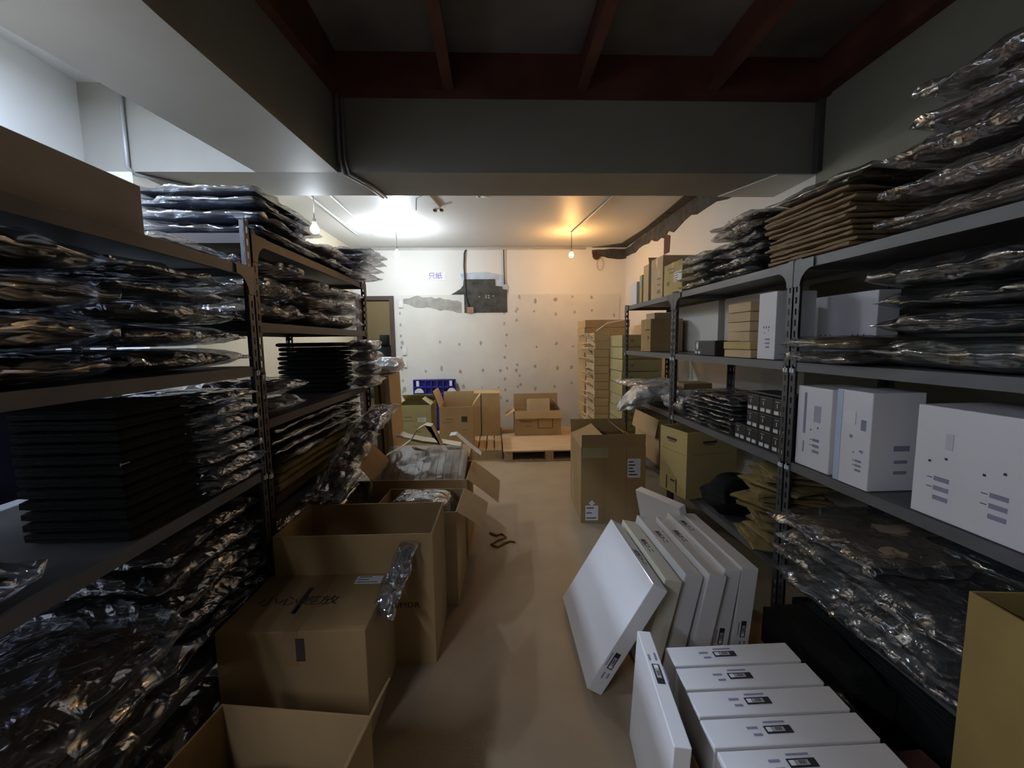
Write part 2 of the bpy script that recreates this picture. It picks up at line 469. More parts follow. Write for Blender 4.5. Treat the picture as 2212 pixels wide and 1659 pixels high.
for z in [0.5 + 0.17 * i for i in range(9)]:
    blob(mb, 0.17 + rnd.uniform(-.02, .02), z, 0.022, 0.03); 
    if rnd.random() < 0.7: blob(mb, 0.36 + rnd.uniform(-.02, .02), z + .05, 0.022, 0.03)
    blob(mb, -1.42, z, 0.02, 0.03)
mb.obj('filler_spot', PUTTY, wb)
# broad plaster smear along the top left of the board
def strip_poly(path, widths):
    up = []; dn = []
    for (x, z), w in zip(path, widths):
        up.append((x, z + w * rnd.uniform(0.4, 0.6))); dn.append((x, z - w * rnd.uniform(0.4, 0.6)))
    return up + dn[::-1]
path = [(-1.40 + i * 0.065, 2.04 - 0.0035 * i - (0.008 * (i - 7) if i > 7 else 0)) for i in range(15)]
mb = MB().prism(strip_poly(path, [0.05 + 0.12 * min(1, i / 4) for i in range(15)]), 6.4325, 6.436, 'y')
mb.obj('plaster_smear', PUTTYD, wb)
# large dark bare square around the old junction
pts = [(-0.45, 1.86), (0.20, 1.86), (0.20, 2.20), (0.13, 2.21), (0.13, 2.25), (0.02, 2.26), (0.02, 2.36), (-0.45, 2.36), (-0.46, 2.27), (-0.50, 2.22), (-0.58, 2.17), (-0.64, 2.14), (-0.45, 2.14)]
o = MB().prism(pts, 6.429, 6.452, 'y').obj('trim_5', CHASE); struct(o)
bars('chalk_mark', [(-0.02, 0, .01, .05), (0.02, .02, .03, .008), (0.02, -.02, .03, .008), (0.02, 0, .02, .006), (0.09, .01, .03, .008), (-0.12, 0, .02, .008)], P('chalk', (0.6, 0.6, 0.58), 0.9), o, (-0.10, 6.428, 2.10), (math.pi / 2, 0, 0))
PAINTB = P('pale_blue_smear', (0.52, 0.60, 0.68), 0.7, var=0.1, nscale=10)
mb = MB(); 
mb.prism([(-0.47, 2.36), (0.02, 2.36), (0.03, 2.25), (0.14, 2.24), (0.14, 2.20), (0.22, 2.16), (0.24, 2.24), (0.19, 2.33), (0.15, 2.42), (-0.1, 2.47), (-0.35, 2.46), (-0.5, 2.44)], 6.4475, 6.4505, 'y')
struct(mb.obj('trim_6', PAINTB))
# chiselled chase running from the far wall round onto the right wall
def ragged(pts, amp):
    out = []
    for i in range(len(pts) - 1):
        (x0, y0), (x1, y1) = pts[i], pts[i + 1]
        for k in range(6):
            s = k / 6
            out.append((x0 + (x1 - x0) * s + rnd.uniform(-amp, amp) * .4, y0 + (y1 - y0) * s + rnd.uniform(-amp, amp)))
    out.append(pts[-1])
    return out
top = ragged([(6.45, 2.80), (5.2, 2.825), (4.2, 2.83), (3.1, 2.83)], 0.008)
bot = ragged([(6.45, 2.66), (5.6, 2.67), (5.0, 2.64), (4.2, 2.66), (3.1, 2.62)], 0.035)
struct(MB().prism(top + bot[::-1], 2.022, 2.035, 'x').obj('trim_7', CHASE))
top = ragged([(1.50, 2.79), (2.03, 2.80)], 0.008); bot = ragged([(1.50, 2.74), (1.62, 2.68), (2.03, 2.66)], 0.02)
struct(MB().prism(top + bot[::-1], 6.44, 6.452, 'y').obj('trim_8', CHASE))
top = ragged([(3.1, 2.0), (4.6, 2.0), (6.45, 1.99)], 0.02)
struct(MB().prism([(2.03, 3.06), (2.03, 6.45), (1.5, 6.45), (1.62, 6.40), (1.88, 6.2), (1.93, 5.4), (1.91, 4.6), (1.87, 3.8), (1.84, 3.06)], 2.822, 2.8305, 'z').obj('trim_9', CHASE))
struct(MB().prism([(4.85, 2.42), (5.0, 2.42), (5.0, 2.66), (4.83, 2.60)], 2.024, 2.032, 'x').obj('trim_10', P('brown_patch', (0.10, 0.05, 0.045), 0.9)))
# round hole with a loop of wire
h = thing('wall_pipe_hole', 'dark red round pipe hole high in far wall with wire loop', 'hole', (1.57, 6.44, 2.70))
n_ = 16
MB().prism([(0.055 * math.cos(2 * math.pi * i / n_), 0.055 * math.sin(2 * math.pi * i / n_)) for i in range(n_)], -0.006, 0.004, 'y').obj('hole_disc', BRICKR, h)
MB().tube([(0.055 * math.cos(2 * math.pi * i / n_), 0.055 * math.sin(2 * math.pi * i / n_)) for i in range(0)] or [(0.058 * math.cos(2 * math.pi * i / n_), -0.008, 0.058 * math.sin(2 * math.pi * i / n_)) for i in range(n_ + 1)], 0.008, 6).obj('hole_rim', CHASE, h, True)
MB().tube([(0.05 + 0.05 * math.sin(2 * math.pi * i / n_), -0.02, -0.13 - 0.09 * math.cos(2 * math.pi * i / n_)) for i in range(n_ + 1)], 0.004, 5).obj('wire_loop', METALC, h, True)
# steel joists of the front ceiling
struct(MB().box(-0.92, 2.03, 2.56, 2.65, 2.86, 3.06).obj('trim_11', REDST))
struct(MB().box(1.95, 2.03, -3.0, 2.56, 2.87, 3.06).obj('trim_12', REDST))
struct(MB().prism([(-3.0, 2.60), (1.3, 2.70), (2.56, 2.86), (2.56, 3.06), (-3.0, 3.06)], -0.92, -0.87, 'x').obj('trim_13', REDST))
for k, x in enumerate((-0.24, 0.53, 1.30)):
    mb = MB().box(x - 0.005, x + 0.005, -3.0, 2.56, 2.88, 3.06).box(x - 0.03, x + 0.03, -3.0, 2.56, 2.865, 2.88)
    struct(mb.obj('trim_%d' % (14 + k), REDST))
# plate under the cross beam's right end
struct(MB().prism([(1.62, 3.05), (1.78, 2.65), (2.03, 2.65), (2.03, 3.05)], 2.432, 2.44, 'z').obj('trim_17', PAINT))
struct(MB().box(2.0, 2.03, 2.60, 2.65, 2.44, 2.88).obj('trim_18', P('dark_corner_strip', (0.08, 0.08, 0.07), 0.8)))

# ---------------------------------------------------------------- lamps
def bulb(label, loc, top, warm, energy):
    t = thing('hanging_light_bulb', label, 'lamp', loc)
    pts, rr = [], []
    for i in range(13):
        a = math.pi * i / 12
        pts.append((0, 0, -0.034 * math.cos(a) - (0 if i < 7 else -0.01 * (i - 6) / 6))); rr.append(max(0.001, 0.034 * math.sin(a) if i < 9 else 0.014 + 0.010 * (12 - i) / 3))
    MB().tube(pts, rr, 14).obj('glass_bulb', BULBO if warm else BULBW, t, True)
    MB().tube([(0, 0, 0.045), (0, 0, 0.085)], 0.016, 10).obj('lamp_socket', SOCKET, t, True)
    MB().tube([(0, 0, 0.085), (0.003, 0, (top - loc[2]) * .5), (0, 0, top - loc[2])], 0.004, 6).obj('cord', WIRE if warm else METALC, t, True)
    lamp('bulb_light', (loc[0], loc[1], loc[2]-0.0), energy, (1.0, 0.52, 0.17) if warm else (0.80, 0.90, 1.0), 0.036)
    return t
bulb('white glowing bulb hanging above the doorway in the far wall', (-1.18, 5.3, 2.50), 2.83, False, E_WHITE)
bulb('white glowing bulb hanging above the bags on the left rack', (-1.47, 3.62, 2.36), 2.83, False, E_WHITE2)
bulb('warm orange glowing bulb hanging from the ceiling rod near the far wall', (1.02, 5.55, 2.53), 2.83, True, E_WARM)
def tubelamp(label, loc, rz, e, col=COOL):
    t = thing('tube_lamp', label, 'lamp', loc, (0, 0, rz))
    MB().box(-0.6, 0.6, -0.04, 0.04, 0.0, 0.05).obj('lamp_housing', SOCKET, t)
    MB().tube([(-0.56, 0, -0.02), (0.56, 0, -0.02)], 0.014, 10).obj('glass_tube', TUBEG, t, True)
    tube_light('tube_light', (0, 0, -0.04), e, col, 1.1, 0.06, parent=t)
    return t
tubelamp('white fluorescent tube lamp on the side bay ceiling beyond the beam', (-1.95, 1.1, 2.88), rad(90), E_BAY)
tl = tubelamp('unseen white tube lamp added low behind the viewer as fill light', (-1.33, -0.75, 2.08), rad(90), E_BACK, (0.74, 0.80, 1.0))  # unseen fill lamp; low hang and wires added to steer its light
MB().tube([(-.5, 0, .05), (-.5, 0, .85)], .003, 5).obj('added_lamp_wire', WIRE, tl); MB().tube([(.5, 0, .05), (.5, 0, .85)], .003, 5).obj('added_lamp_wire', WIRE, tl)
lamp('backroom_light', (-2.2, 7.8, 2.5), E_ROOM, (1.0, 0.93, 0.75), 0.1)

# ---------------------------------------------------------------- wiring and small wall things
t = MB().tube([(-2.05, 6.42, 2.80), (1.4, 6.42, 2.80)], 0.014, 8).obj('ceiling_conduit', SOCKET, smooth=True)
tag(t, 'white conduit running along the top of the far wall', 'conduit')
t = MB().tube([(1.02, 5.55, 2.815), (1.16, 4.3, 2.815), (1.30, 3.08, 2.815)], 0.010, 8).obj('ceiling_rod_conduit', METALC, smooth=True)
tag(t, 'thin grey conduit on the ceiling leading to the orange bulb', 'conduit')
for k, (x0, lab) in enumerate(((-1.52, 'white ceiling conduit nearer the left bulb, right one of the pair'), (-1.72, 'white ceiling conduit on the left, closer to the rear left wall'))):
    t = MB().tube([(x0, 3.06, 2.812), (x0 - 0.02, 5.6, 2.812)], 0.014, 8).obj('ceiling_conduit', SOCKET, smooth=True)
    tag(t, lab, 'conduit')
t = MB().tube([(-0.40, 6.42, 2.80), (-0.43, 6.42, 2.74), (-0.44, 6.42, 2.55), (-0.42, 6.42, 2.1), (-0.37, 6.42, 1.95)], 0.011, 8).obj('wall_wire', WIRE, smooth=True)
tag(t, 'dark cable dropping from the conduit to the open junction box', 'cable')
t = MB().tube([(0.16, 6.42, 2.80), (0.16, 6.425, 2.5), (0.165, 6.425, 2.28)], 0.008, 8).obj('wall_wire', WIRE, smooth=True)
tag(t, 'short thin dark cable right of the bare dark square', 'cable')
jb = thing('junction_box', 'small rusty open junction box with loose wires on the dark square', 'junction box', (-0.36, 6.43, 1.90))
MB().box(-.05, .05, -.015, 0, -.045, .045).obj('box_body', P('rust', (0.35, 0.2, 0.13), 0.8), jb)
MB().tube([(0, -.02, 0), (.03, -.05, .02), (.05, -.03, -.05), (0.0, -.04, -.07)], 0.004, 5).obj('loose_wire', METALC, jb, True)
sg = thing('wall_sign', 'small white paper sign with purple hand-painted characters on far wall', 'sign', (-0.875, 6.445, 2.41))
MB().box(-.155, .155, -.004, 0, -.062, .062).obj('sign_board', PAPER, sg)
text('只紙', 0.105, INKP, sg, (0.0, -.006, 0), (math.pi / 2, 0, 0))
# switches
for k, (x, z, lab, wd, hh) in enumerate(((-1.40, 2.02, 'white switch box at the top left corner of the wallboard', .07, .15), (-1.37, 1.30, 'white switch on the wallboard beside the doorway, upper one', .06, .13), (-1.37, 1.10, 'white socket on the wallboard beside the doorway, lower one', .06, .11))):
    sw = thing('wall_switch', lab, 'switch', (x, 6.434, z))
    MB().box(-wd / 2, wd / 2, -.02, 0, -hh / 2, hh / 2).obj('cover_plate', SWITCH, sw, bevel=.003)
    MB().box(-.012, .012, -.026, -.02, -.02, .02).obj('rocker', PAPER, sw)
cf = thing('ceiling_fixture_bracket', 'bare white fixture bracket with dangling wire on the rear ceiling', 'bracket', (-0.60, 4.28, 2.83), (0, 0, rad(-8)))
MB().box(-.03, .03, -.26, .26, -.03, 0).obj('bracket_rail', SOCKET, cf)
MB().tube([(.02, -.22, -.03), (-.09, -.18, -.06), (-.12, -.10, -.14)], 0.006, 6).obj('dangling_wire', METALC, cf, True)
MB().box(-.05, -.02, .24, .28, -.05, -.03).box(.02, .05, .24, .28, -.05, -.03).obj('end_clip', BRICKR, cf)
cd = thing('ceiling_rose', 'small round white lamp base on the rear ceiling', 'lamp base', (-0.06, 4.15, 2.83))
MB().tube([(0, 0, 0), (0, 0, -.03)], 0.05, 16).obj('base_disc', SOCKET, cd, True)
MB().tube([(-.06, 0, -.01), (-.08, 0, -.035)], 0.02, 8).obj('base_tab', SOCKET, cd, True)
# cables on the front beams
t = MB().tube([(-0.895, 2.62, 3.0), (-0.895, 2.62, 2.50), (-0.88, 2.635, 2.43), (-0.80, 2.85, 2.43), (-0.76, 3.06, 2.43)], 0.010, 8).tube([(-0.87, 2.63, 3.0), (-0.868, 2.63, 2.50), (-0.85, 2.64, 2.428), (-0.775, 2.85, 2.428), (-0.735, 3.06, 2.428)], 0.008, 8).obj('beam_cable', METALC, smooth=True)
tag(t, 'pair of grey cables running down the beam corner and under it', 'cable')
t = MB().tube([(-2.12, 2.635, 2.93), (-2.12, 2.635, 2.46), (-2.10, 2.66, 2.43), (-1.75, 3.04, 2.43)], 0.012, 8).obj('bay_conduit', METALC, smooth=True)
tag(t, 'grey conduit down the bright side-bay beam face at left', 'conduit')

# ---------------------------------------------------------------- racks
def rack(label, xf, xb, y0, y1, ztop, shelves, mat=RACK, smat=None, group=None, top=None, clipz=(), seed=0):
    """slotted-angle shelving, xf = aisle side plane, xb = wall side plane"""
    t = thing('shelving_rack', label, 'shelving', ((xf + xb) / 2, (y0 + y1) / 2, 0), group=group)
    ox, oy = (xf + xb) / 2, (y0 + y1) / 2
    sg = 1 if xb > xf else -1
    wf = 0.038; th = 0.003
    for px, sx in ((xf, sg), (xb, -sg)):
        for py, sy in ((y0, 1), (y1, -1)):
            mb = MB()
            X = px - ox; Y = py - oy
            # flange facing the aisle, pierced by slots
            ya, yb = sorted((Y, Y + sy * wf)); a1, b1 = ya + 0.014, yb - 0.014
            mb.box(min(X, X + sx * th), max(X, X + sx * th), ya, a1, 0, ztop)
            mb.box(min(X, X + sx * th), max(X, X + sx * th), b1, yb, 0, ztop)
            z = 0
            while z < ztop:
                mb.box(min(X, X + sx * th), max(X, X + sx * th), a1, b1, z, min(ztop, z + 0.022)); z += 0.05
            xa, xb2 = sorted((X, X + sx * wf)); a2, b2 = xa + 0.014, xb2 - 0.014
            mb.box(xa, a2, min(Y, Y + sy * th), max(Y, Y + sy * th), 0, ztop)
            mb.box(b2, xb2, min(Y, Y + sy * th), max(Y, Y + sy * th), 0, ztop)
            z = 0
            while z < ztop:
                mb.box(a2, b2, min(Y, Y + sy * th), max(Y, Y + sy * th), z, min(ztop, z + 0.022)); z += 0.05
            po = mb.obj('post', mat, t)
    xa, xb3 = sorted((xf - ox, xb - ox)); ya, yb = y0 - oy, y1 - oy
    g = 0.0035
    for z in shelves:
        mb = MB().box(xa + g, xb3 - g, ya + g, yb - g, z - 0.012, z)
        for (p, q, r3, s3) in ((xa + g, xa + g + .012, ya + g, yb - g), (xb3 - g - .012, xb3 - g, ya + g, yb - g), (xa + g, xb3 - g, ya + g, ya + g + .012), (xa + g, xb3 - g, yb - g - .012, yb - g)):
            mb.box(p, q, r3, s3, z - 0.04, z - 0.012)
        mb.obj('shelf', smat or SHELFM, t)
    # rounded corner gussets under the top shelf, front side
    zt = max(shelves) - 0.04
    X = xf - ox
    for Y, sy in ((ya, 1), (yb, -1)):
        R = 0.075
        pts = [(Y, zt + 0.04), (Y + sy * (wf + R), zt + 0.04), (Y + sy * (wf + R), zt)]
        for k in range(1, 9):
            a = math.pi / 2 * k / 8
            pts.append((Y + sy * (wf + R - R * math.sin(a)), zt - R + R * math.cos(a)))
        pts += [(Y, zt - R)]
        MB().prism(pts, min(X - sg * .001, X - sg * .004), max(X - sg * .001, X - sg * .004), 'x').obj('corner_gusset', mat, t)
    for z in clipz:
        for Y, sy in ((ya, 1), (yb, -1)):
            yc = Y + sy * 0.019
            MB().box(min(X - sg * .006, X), max(X - sg * .006, X), yc - .012, yc - .003, z - .028, z).box(min(X - sg * .006, X), max(X - sg * .006, X), yc + .003, yc + .012, z - .028, z).box(min(X - sg * .006, X), max(X - sg * .006, X), yc - .012, yc + .012, z - .008, z).obj('shelf_clip', CLIP, t)
    return t

RZ = [0.33, 0.85, 1.31, 1.76]
rack('dark grey steel rack nearest the viewer on the right, with large white cartons', 1.35, 1.82, 0.895, 1.855, 1.775, RZ, group=None, clipz=(0.84, 1.29))
rack('dark grey steel rack in the middle of the right row, with black boxes', 1.35, 1.82, 1.86, 3.12, 1.775, RZ, clipz=(0.84, 1.29))
rack('dark grey steel rack at the far end of the right row', 1.35, 1.82, 3.125, 4.30, 1.775, RZ, clipz=(1.29,))
LZ = [0.34, 0.88, 1.33, 1.74]
rack('dark steel rack nearest the viewer on the left, full of bagged felt', -1.0, -1.72, 0.40, 1.81, 1.93, LZ, RACK, clipz=(0.87, 1.32))
LZ2 = [0.30, 0.66, 1.09, 1.515, 1.88]
rack('brown steel rack further down the left side, with tan bags', -1.0, -1.62, 1.815, 3.36, 1.90, LZ2, RACKB, RACKB, clipz=(1.30, 0.86))

# ---------------------------------------------------------------- RIGHT SIDE, top shelf
ZT = 1.763
w_ = carton('small glossy white carton at the far end of the right racks top shelf', (.26, .19, .22), (1.52, 4.17, ZT), 0, WHITEB, tape=None)
text('', .01, INK, w_, (0, 0, 0), (0, 0, 0)) if False else None
t = carton('narrow yellow carton with blue tag beside the small white carton', (.30, .07, .27), (1.56, 4.02, ZT), 0, KRAFTY, tape=None)
D = (.30, .07, .27); plate('blue_tag', .05, .05, P('teal_tag', (.2, .5, .6), .5), t, *face_tf('left', *D, .5, .75))
t = carton('open tan carton, second from the far end of the top shelf', (.32, .13, .34), (1.57, 3.88, ZT), 0, KRAFTL, closed=False, flaps={'f': -25})
t = carton('tall tan carton with white printing, between open carton and yellow carton', (.34, .26, .36), (1.59, 3.65, ZT), 0, KRAFTL)
D = (.34, .26, .36)
on_face(t, 'left', D, .7, .62, lambda l, r_: text('14', .06, PAPER, t, l, r_, name='white_number'))
on_face(t, 'left', D, .7, .35, lambda l, r_: bars('printing', [(0, .05, .07, .012), (0, 0.0, .05, .012), (0, -.06, .06, .03)], INKG, t, l, r_))
t = carton('yellow carton wrapped in film with white label on the top shelf', (.30, .34, .26), (1.57, 3.32, ZT), 0, KRAFTY, tape='top', name='yellow_carton')
D = (.30, .34, .26)
label_on(t, 'left', D, .78, .55, .13, .075)
on_face(t, 'left', D, .4, .75, lambda l, r_: bars('printing', [(0, .02, .12, .010), (0.02, -.01, .10, .010), (-.05, -.09, .05, .03)], INKG, t, l, r_))
on_face(t, 'front', D, .25, .6, lambda l, r_: bars('printing', [(0, .02, .08, .010), (0, -.01, .06, .010), (0, -.09, .10, .02)], INKG, t, l, r_))
t = carton('tan carton standing behind the film-wrapped yellow carton by the wall', (.08, .50, .33), (1.775, 3.36, ZT), 0, KRAFTL)
# olive bags, black stack
rnd = random.Random(11)
hs = [.05, .045, .05, .06]
z = ZT
for i, hh in enumerate(hs):
    package('bagged olive-grey felt, %s of low pile beside yellow carton' % nth(i, 4), (.36, .30, hh), (1.58, 2.86 + rnd.uniform(-.02, .02), z), rnd.uniform(-.1, .1), (F_OLIVE, F_OLIVE, F_GREEN, F_GREY)[i], FILM_B, seed=20 + i, group='olive bags on the right top shelf')
    z += hh + .008
z = ZT
hs = [.05, .05, .055, .05, .05, .045]
for i, hh in enumerate(hs):
    package('shiny bagged dark felt, %s of tall pile on right top shelf' % nth(i, 6), (.37, .34, hh), (1.60 + rnd.uniform(-.015, .015), 2.42 + rnd.uniform(-.02, .02), z), rnd.uniform(-.08, .08), (F_GREEN, F_BLACK, F_CHAR, F_BLACK, F_CHAR, F_BLACK)[i], FILM_B, seed=30 + i, group='dark bagged pile on the right top shelf', over=(.05, .05))
    z += hh + .008
# burlap sheets, slanting pile
z = ZT
for i in range(11):
    hh = .0205
    sheet('brown burlap sheet, %s of the folded burlap pile on the right top shelf' % nth(i, 11), (.44 - .006 * (i % 3), .48, hh), (1.575 + rnd.uniform(-.012, .012), 1.80 + rnd.uniform(-.02, .02) + .004 * i, z), rnd.uniform(-.06, .06), F_BURLAP, seed=60 + i, amp=.009, freq=9, group='burlap sheets', name='burlap_sheet', cat='burlap')
    z += hh + .0015
zb = z
package('brown burlap roll in clear film lying on top of the burlap sheets', (.42, .42, .07), (1.58, 1.80, zb), .1, F_BROWN, FILM_D, seed=75, k=5, over=(.02, .05))
# big heap of bags nearest the viewer
z = ZT
heap = [(.085, F_TAN, .02), (.085, F_PINK, .0), (.08, F_PLUM, -.03), (.08, F_PINK, .03), (.07, F_TAUPE, .0)]
for i, (hh, mt, dx) in enumerate(heap):
    package('big crinkled bag of brown-grey felt, %s of upper right heap' % nth(i, 5), (.43, .50 - .02 * i, hh), (1.59 + dx * .6, 1.19 - .02 * i, z), rnd.uniform(-.05, .05), mt, FILM_B, seed=80 + i, group='big bags at upper right', over=(.02, .05), crink=.016, k=5, ccrink=.012)
    z += hh * 1.02 + .012
# ---------------------------------------------------------------- nearest right rack, second shelf
Z2 = 1.313
D = (.10, .40, .22)
t = carton('pale grey-white carton by the wall, seen just right of the rack posts', D, (1.71, 1.96, Z2 + .09), 0, WHITEB, tape=None)
on_face(t, 'left', D, .28, .12, lambda l, r_: bars('printing', [(-.02, 0, .006, .006), (0.01, 0, .008, .004), (.04, 0, .006, .006)], INKB, t, l, r_))
on_face(t, 'left', D, .75, .12, lambda l, r_: bars('printing', [(-.02, 0, .006, .006), (0.01, 0, .008, .004), (.04, 0, .006, .006)], INKB, t, l, r_))
carton('flat grey-white carton lying under the pale carton at the back', (.10, .42, .088), (1.715, 1.96, Z2), 0, WHITEB, tape=None)
package('rolled kraft-coloured felt in shiny film, lower of the two by the rack post', (.28, .32, .045), (1.47, 1.645, Z2), 0, F_TAUPE, FILM_B, seed=91, k=4, group='kraft rolls')
package('rolled kraft-coloured felt in shiny film, upper of the two by the rack post', (.28, .32, .055), (1.47, 1.645, Z2 + .055), 0.02, F_KHAKI, FILM_D, seed=92, k=4, group='kraft rolls')
z = Z2
for i, (hh, mt) in enumerate(((.10, F_GREEN), (.07, F_NAVY), (.06, F_CHAR), (.09, F_CHAR))):
    package('smooth plastic black bundle, %s of four in nearest right rack' % nth(i, 4), (.38, .42, hh), (1.565 - .008 * (i % 2), 1.19 + .012 * i, z), rnd.uniform(-.04, .04), mt, FILM_D, seed=100 + i, group='smooth black bundles', over=(.03, .03), crink=.016, k=9)
    z += hh + .012
# third shelf: white cartons
Z3 = 0.853
def dots(t, D, face, a, b, s=1.0):
    on_face(t, face, D, a, b, lambda l, r_: bars('printing', [(0, .0, .05 * s, .016 * s), (0, -.035 * s, .05 * s, .016 * s), (0, -.07 * s, .05 * s, .016 * s)], INKV, t, l, r_))
    on_face(t, face, D, a, b, lambda l, r_: bars('printing', [(-.045 * s, .06 * s, .008 * s, .008 * s), (.01 * s, .08 * s, .008 * s, .008 * s), (-.04 * s, .0, .018 * s, .002), (-.04 * s, -.035 * s, .018 * s, .002)], INKB, t, l, r_))
D = (.22, .19, .355)
t = carton('white printed carton beside the rack post, leftmost of the three white cartons', D, (1.475, 1.715, Z3), 0, WHITEB, tape=None, group=None)
dots(t, D, 'left', .62, .36, .7)
on_face(t, 'left', D, .25, .5, lambda l, r_: bars('printing', [(0, .06, .012, .18), (.0, -.09, .006, .05)], INKV, t, l, r_))
on_face(t, 'left', D, .62, .68, lambda l, r_: bars('printing', [(0, 0, .035, .07)], P('photo_print', (.42, .43, .52), .6), t, l, r_))
D = (.20, .155, .365)
t = carton('white carton with pale blue strip and square sticker, middle white carton', D, (1.455, 1.505, Z3), 0, WHITEB, tape=None)
on_face(t, 'left', D, .09, .5, lambda l, r_: plate('blue_strip', .026, .36, BLUELB, t, l, r_))
on_face(t, 'left', D, .42, .72, lambda l, r_: plate('sticker', .05, .05, PAPER, t, l, r_), lift=.001)
dots(t, D, 'left', .72, .28, .5)
on_face(t, 'left', D, .8, .66, lambda l, r_: bars('printing', [(0, 0, .02, .04), (-.05, -.05, .012, .012), (0, -.1, .01, .01)], INKV, t, l, r_))
on_face(t, 'front', D, .6, .3, lambda l, r_: bars('printing', [(0, .05, .06, .02), (0, 0, .05, .012), (0, -.04, .05, .012)], INKV, t, l, r_))
D = (.30, .335, .35)
t = carton('largest white carton with grey printed blocks, at the right edge', D, (1.515, 1.108, Z3), 0, WHITEB, tape=None)
for a in (.26, .70):
    dots(t, D, 'left', a, .36, .85)
on_face(t, 'left', D, .3, .62, lambda l, r_: bars('printing', [(0, .03, .02, .05)], P('faint_print', (.66, .66, .72), .6), t, l, r_))
# bottom shelf heap of bags
z = .333
for i, (hh, mt, yy, ll) in enumerate(((.09, F_GREY, 1.375, .68), (.08, F_GREEN, 1.40, .66), (.07, F_GREY, 1.35, .62), (.06, F_TAN, 1.50, .42))):
    package('crinkled clear bag, %s of heap on nearest right bottom shelf' % nth(i, 4), (.42, ll, hh), (1.52 - .012 * i, yy, z), rnd.uniform(-.06, .06), mt, FILM_B, seed=120 + i, group='bags on the right bottom shelf', over=(.05, .05), crink=.022, k=4, ccrink=.02)
    z += hh + .012
package('dark bundle in glossy plastic lying behind the tan bags on bottom shelf', (.25, .30, .09), (1.64, 1.12, z - .0), 0, F_NAVY, FILM_D, seed=130, k=4)
# ---------------------------------------------------------------- middle right rack
for i, (y0, lab) in enumerate(((2.80, 'wide plain white panel carton against the wall in the middle right rack'), (3.58, 'plain white panel carton against the wall in the far right rack'))):
    D = (.05, .55 if i == 0 else .82, .40)
    carton(lab, D, (1.745, y0, Z2), 0, PAINT, tape=None)
D = (.16, .26, .095)
t = carton('low black carton with white labels at the aisle edge of the middle right rack', D, (1.46, 2.70, Z2), 0, BLACKB, tape=None)
label_on(t, 'left', D, .13, .65, .03, .05, 2); label_on(t, 'left', D, .08, .18, .026, .018, 1); label_on(t, 'left', D, .24, .18, .026, .018, 1)
z = Z2
for i in range(2):
    carton('pale kraft carton, %s of the two wide ones under the kraft stack' % ('lower' if i == 0 else 'upper'), (.24, .26, .043), (1.50, 2.33 + .01 * i, z), 0, KRAFTY if i else KRAFTL, tape=None, group='pale kraft cartons')
    z += .046
for i in range(4):
    carton('flat kraft carton, %s of the stack of four beside tall white carton' % nth(i, 4), (.24, .22, .052), (1.52, 2.36, z), 0, KRAFTL, tape=None, group='kraft carton stack')
    z += .0545
D = (.20, .135, .335)
t = carton('tall narrow white carton next to the rack post in the middle right rack', D, (1.475, 2.07, Z2), 0, WHITEB, tape=None)
dots(t, D, 'left', .6, .30, .55)
on_face(t, 'left', D, .5, .48, lambda l, r_: bars('printing', [(-.02, 0, .004, .01), (0, 0, .004, .01), (.02, 0, .004, .01)], INKB, t, l, r_))
carton('brown carton standing by the wall behind the kraft carton stack', (.06, .24, .36), (1.74, 2.36, Z2), 0, KRAFTD)
# third shelf of the middle rack: black felt stack, small black boxes
z = Z3
for i in range(8):
    package('bagged black felt, %s of stack of eight beside small black boxes' % nth(i, 8), (.36, .42, .024), (1.555 + rnd.uniform(-.008, .008), 2.615 + rnd.uniform(-.015, .015), z), rnd.uniform(-.02, .02), (F_BLACK, F_CHAR)[i % 2], FILM_B, seed=140 + i, group='black felt stack', over=(.012, .075), crink=.008, k=10, ccrink=.003)
    z += .0275
package('loose shiny empty-looking bag at the end of the black felt stack', (.26, .08, .15), (1.50, 3.005, Z3), 0, F_GREY, FILM_B, seed=150, k=3, crink=.02, ccrink=.01, over=(.03, .02))
def small_box(label, y, z, w=.105, hh=.088):
    D = (.12, w, hh)
    t = carton(label, D, (1.44, y, z), 0, BLACKB, tape=None, name='small_black_box', group='small black boxes')
    label_on(t, 'left', D, .26, .20, .032, .018, 1); label_on(t, 'left', D, .70, .20, .032, .018, 1)
    on_face(t, 'left', D, .32, .82, lambda l, r_: bars('printing', [(0, 0, .03, .004), (0, -.02, .008, .02)], P('grey_print', (.45, .42, .40), .6), t, l, r_))
cols = ['left', 'middle', 'right']
for ci, y in enumerate((2.265, 2.158, 2.051)):
    for ri in range(1 if ci == 0 else 3):
        zz = Z3 + ri * .0905
        row = ('bottom', 'middle', 'top')[ri]
        small_box('small black box with white labels, %s row of the %s column by the post' % (row, cols[ci]), y, zz)
for ri in range(3):
    small_box('small black box with white labels, %s row, half hidden behind the post' % ('bottom', 'middle', 'top')[ri], 1.945, Z3 + ri * .0905)
carton('long flat dark grey box on top of the small black boxes', (.14, .30, .012), (1.47, 2.06, Z3 + 3 * .0905), 0, BLACKB, tape=None)
# far right rack
D = (.29, .24, .29)
t = carton('grey-brown carton with faint print on the far right rack second shelf', D, (1.525, 3.78, Z2), 0, KRAFTD, tape='top')
on_face(t, 'left', D, .7, .6, lambda l, r_: bars('printing', [(0, .02, .1, .012), (.02, -.05, .03, .03)], INK, t, l, r_))
carton('pale flat panel carton behind the grey-brown carton', (.16, .22, .36), (1.60, 4.05, Z2), 0, KRAFTL, tape=None)
carton('brown carton lying on the far right rack third shelf under the bags', (.24, .22, .20), (1.68, 3.48, Z3), 0, KRAFTD)
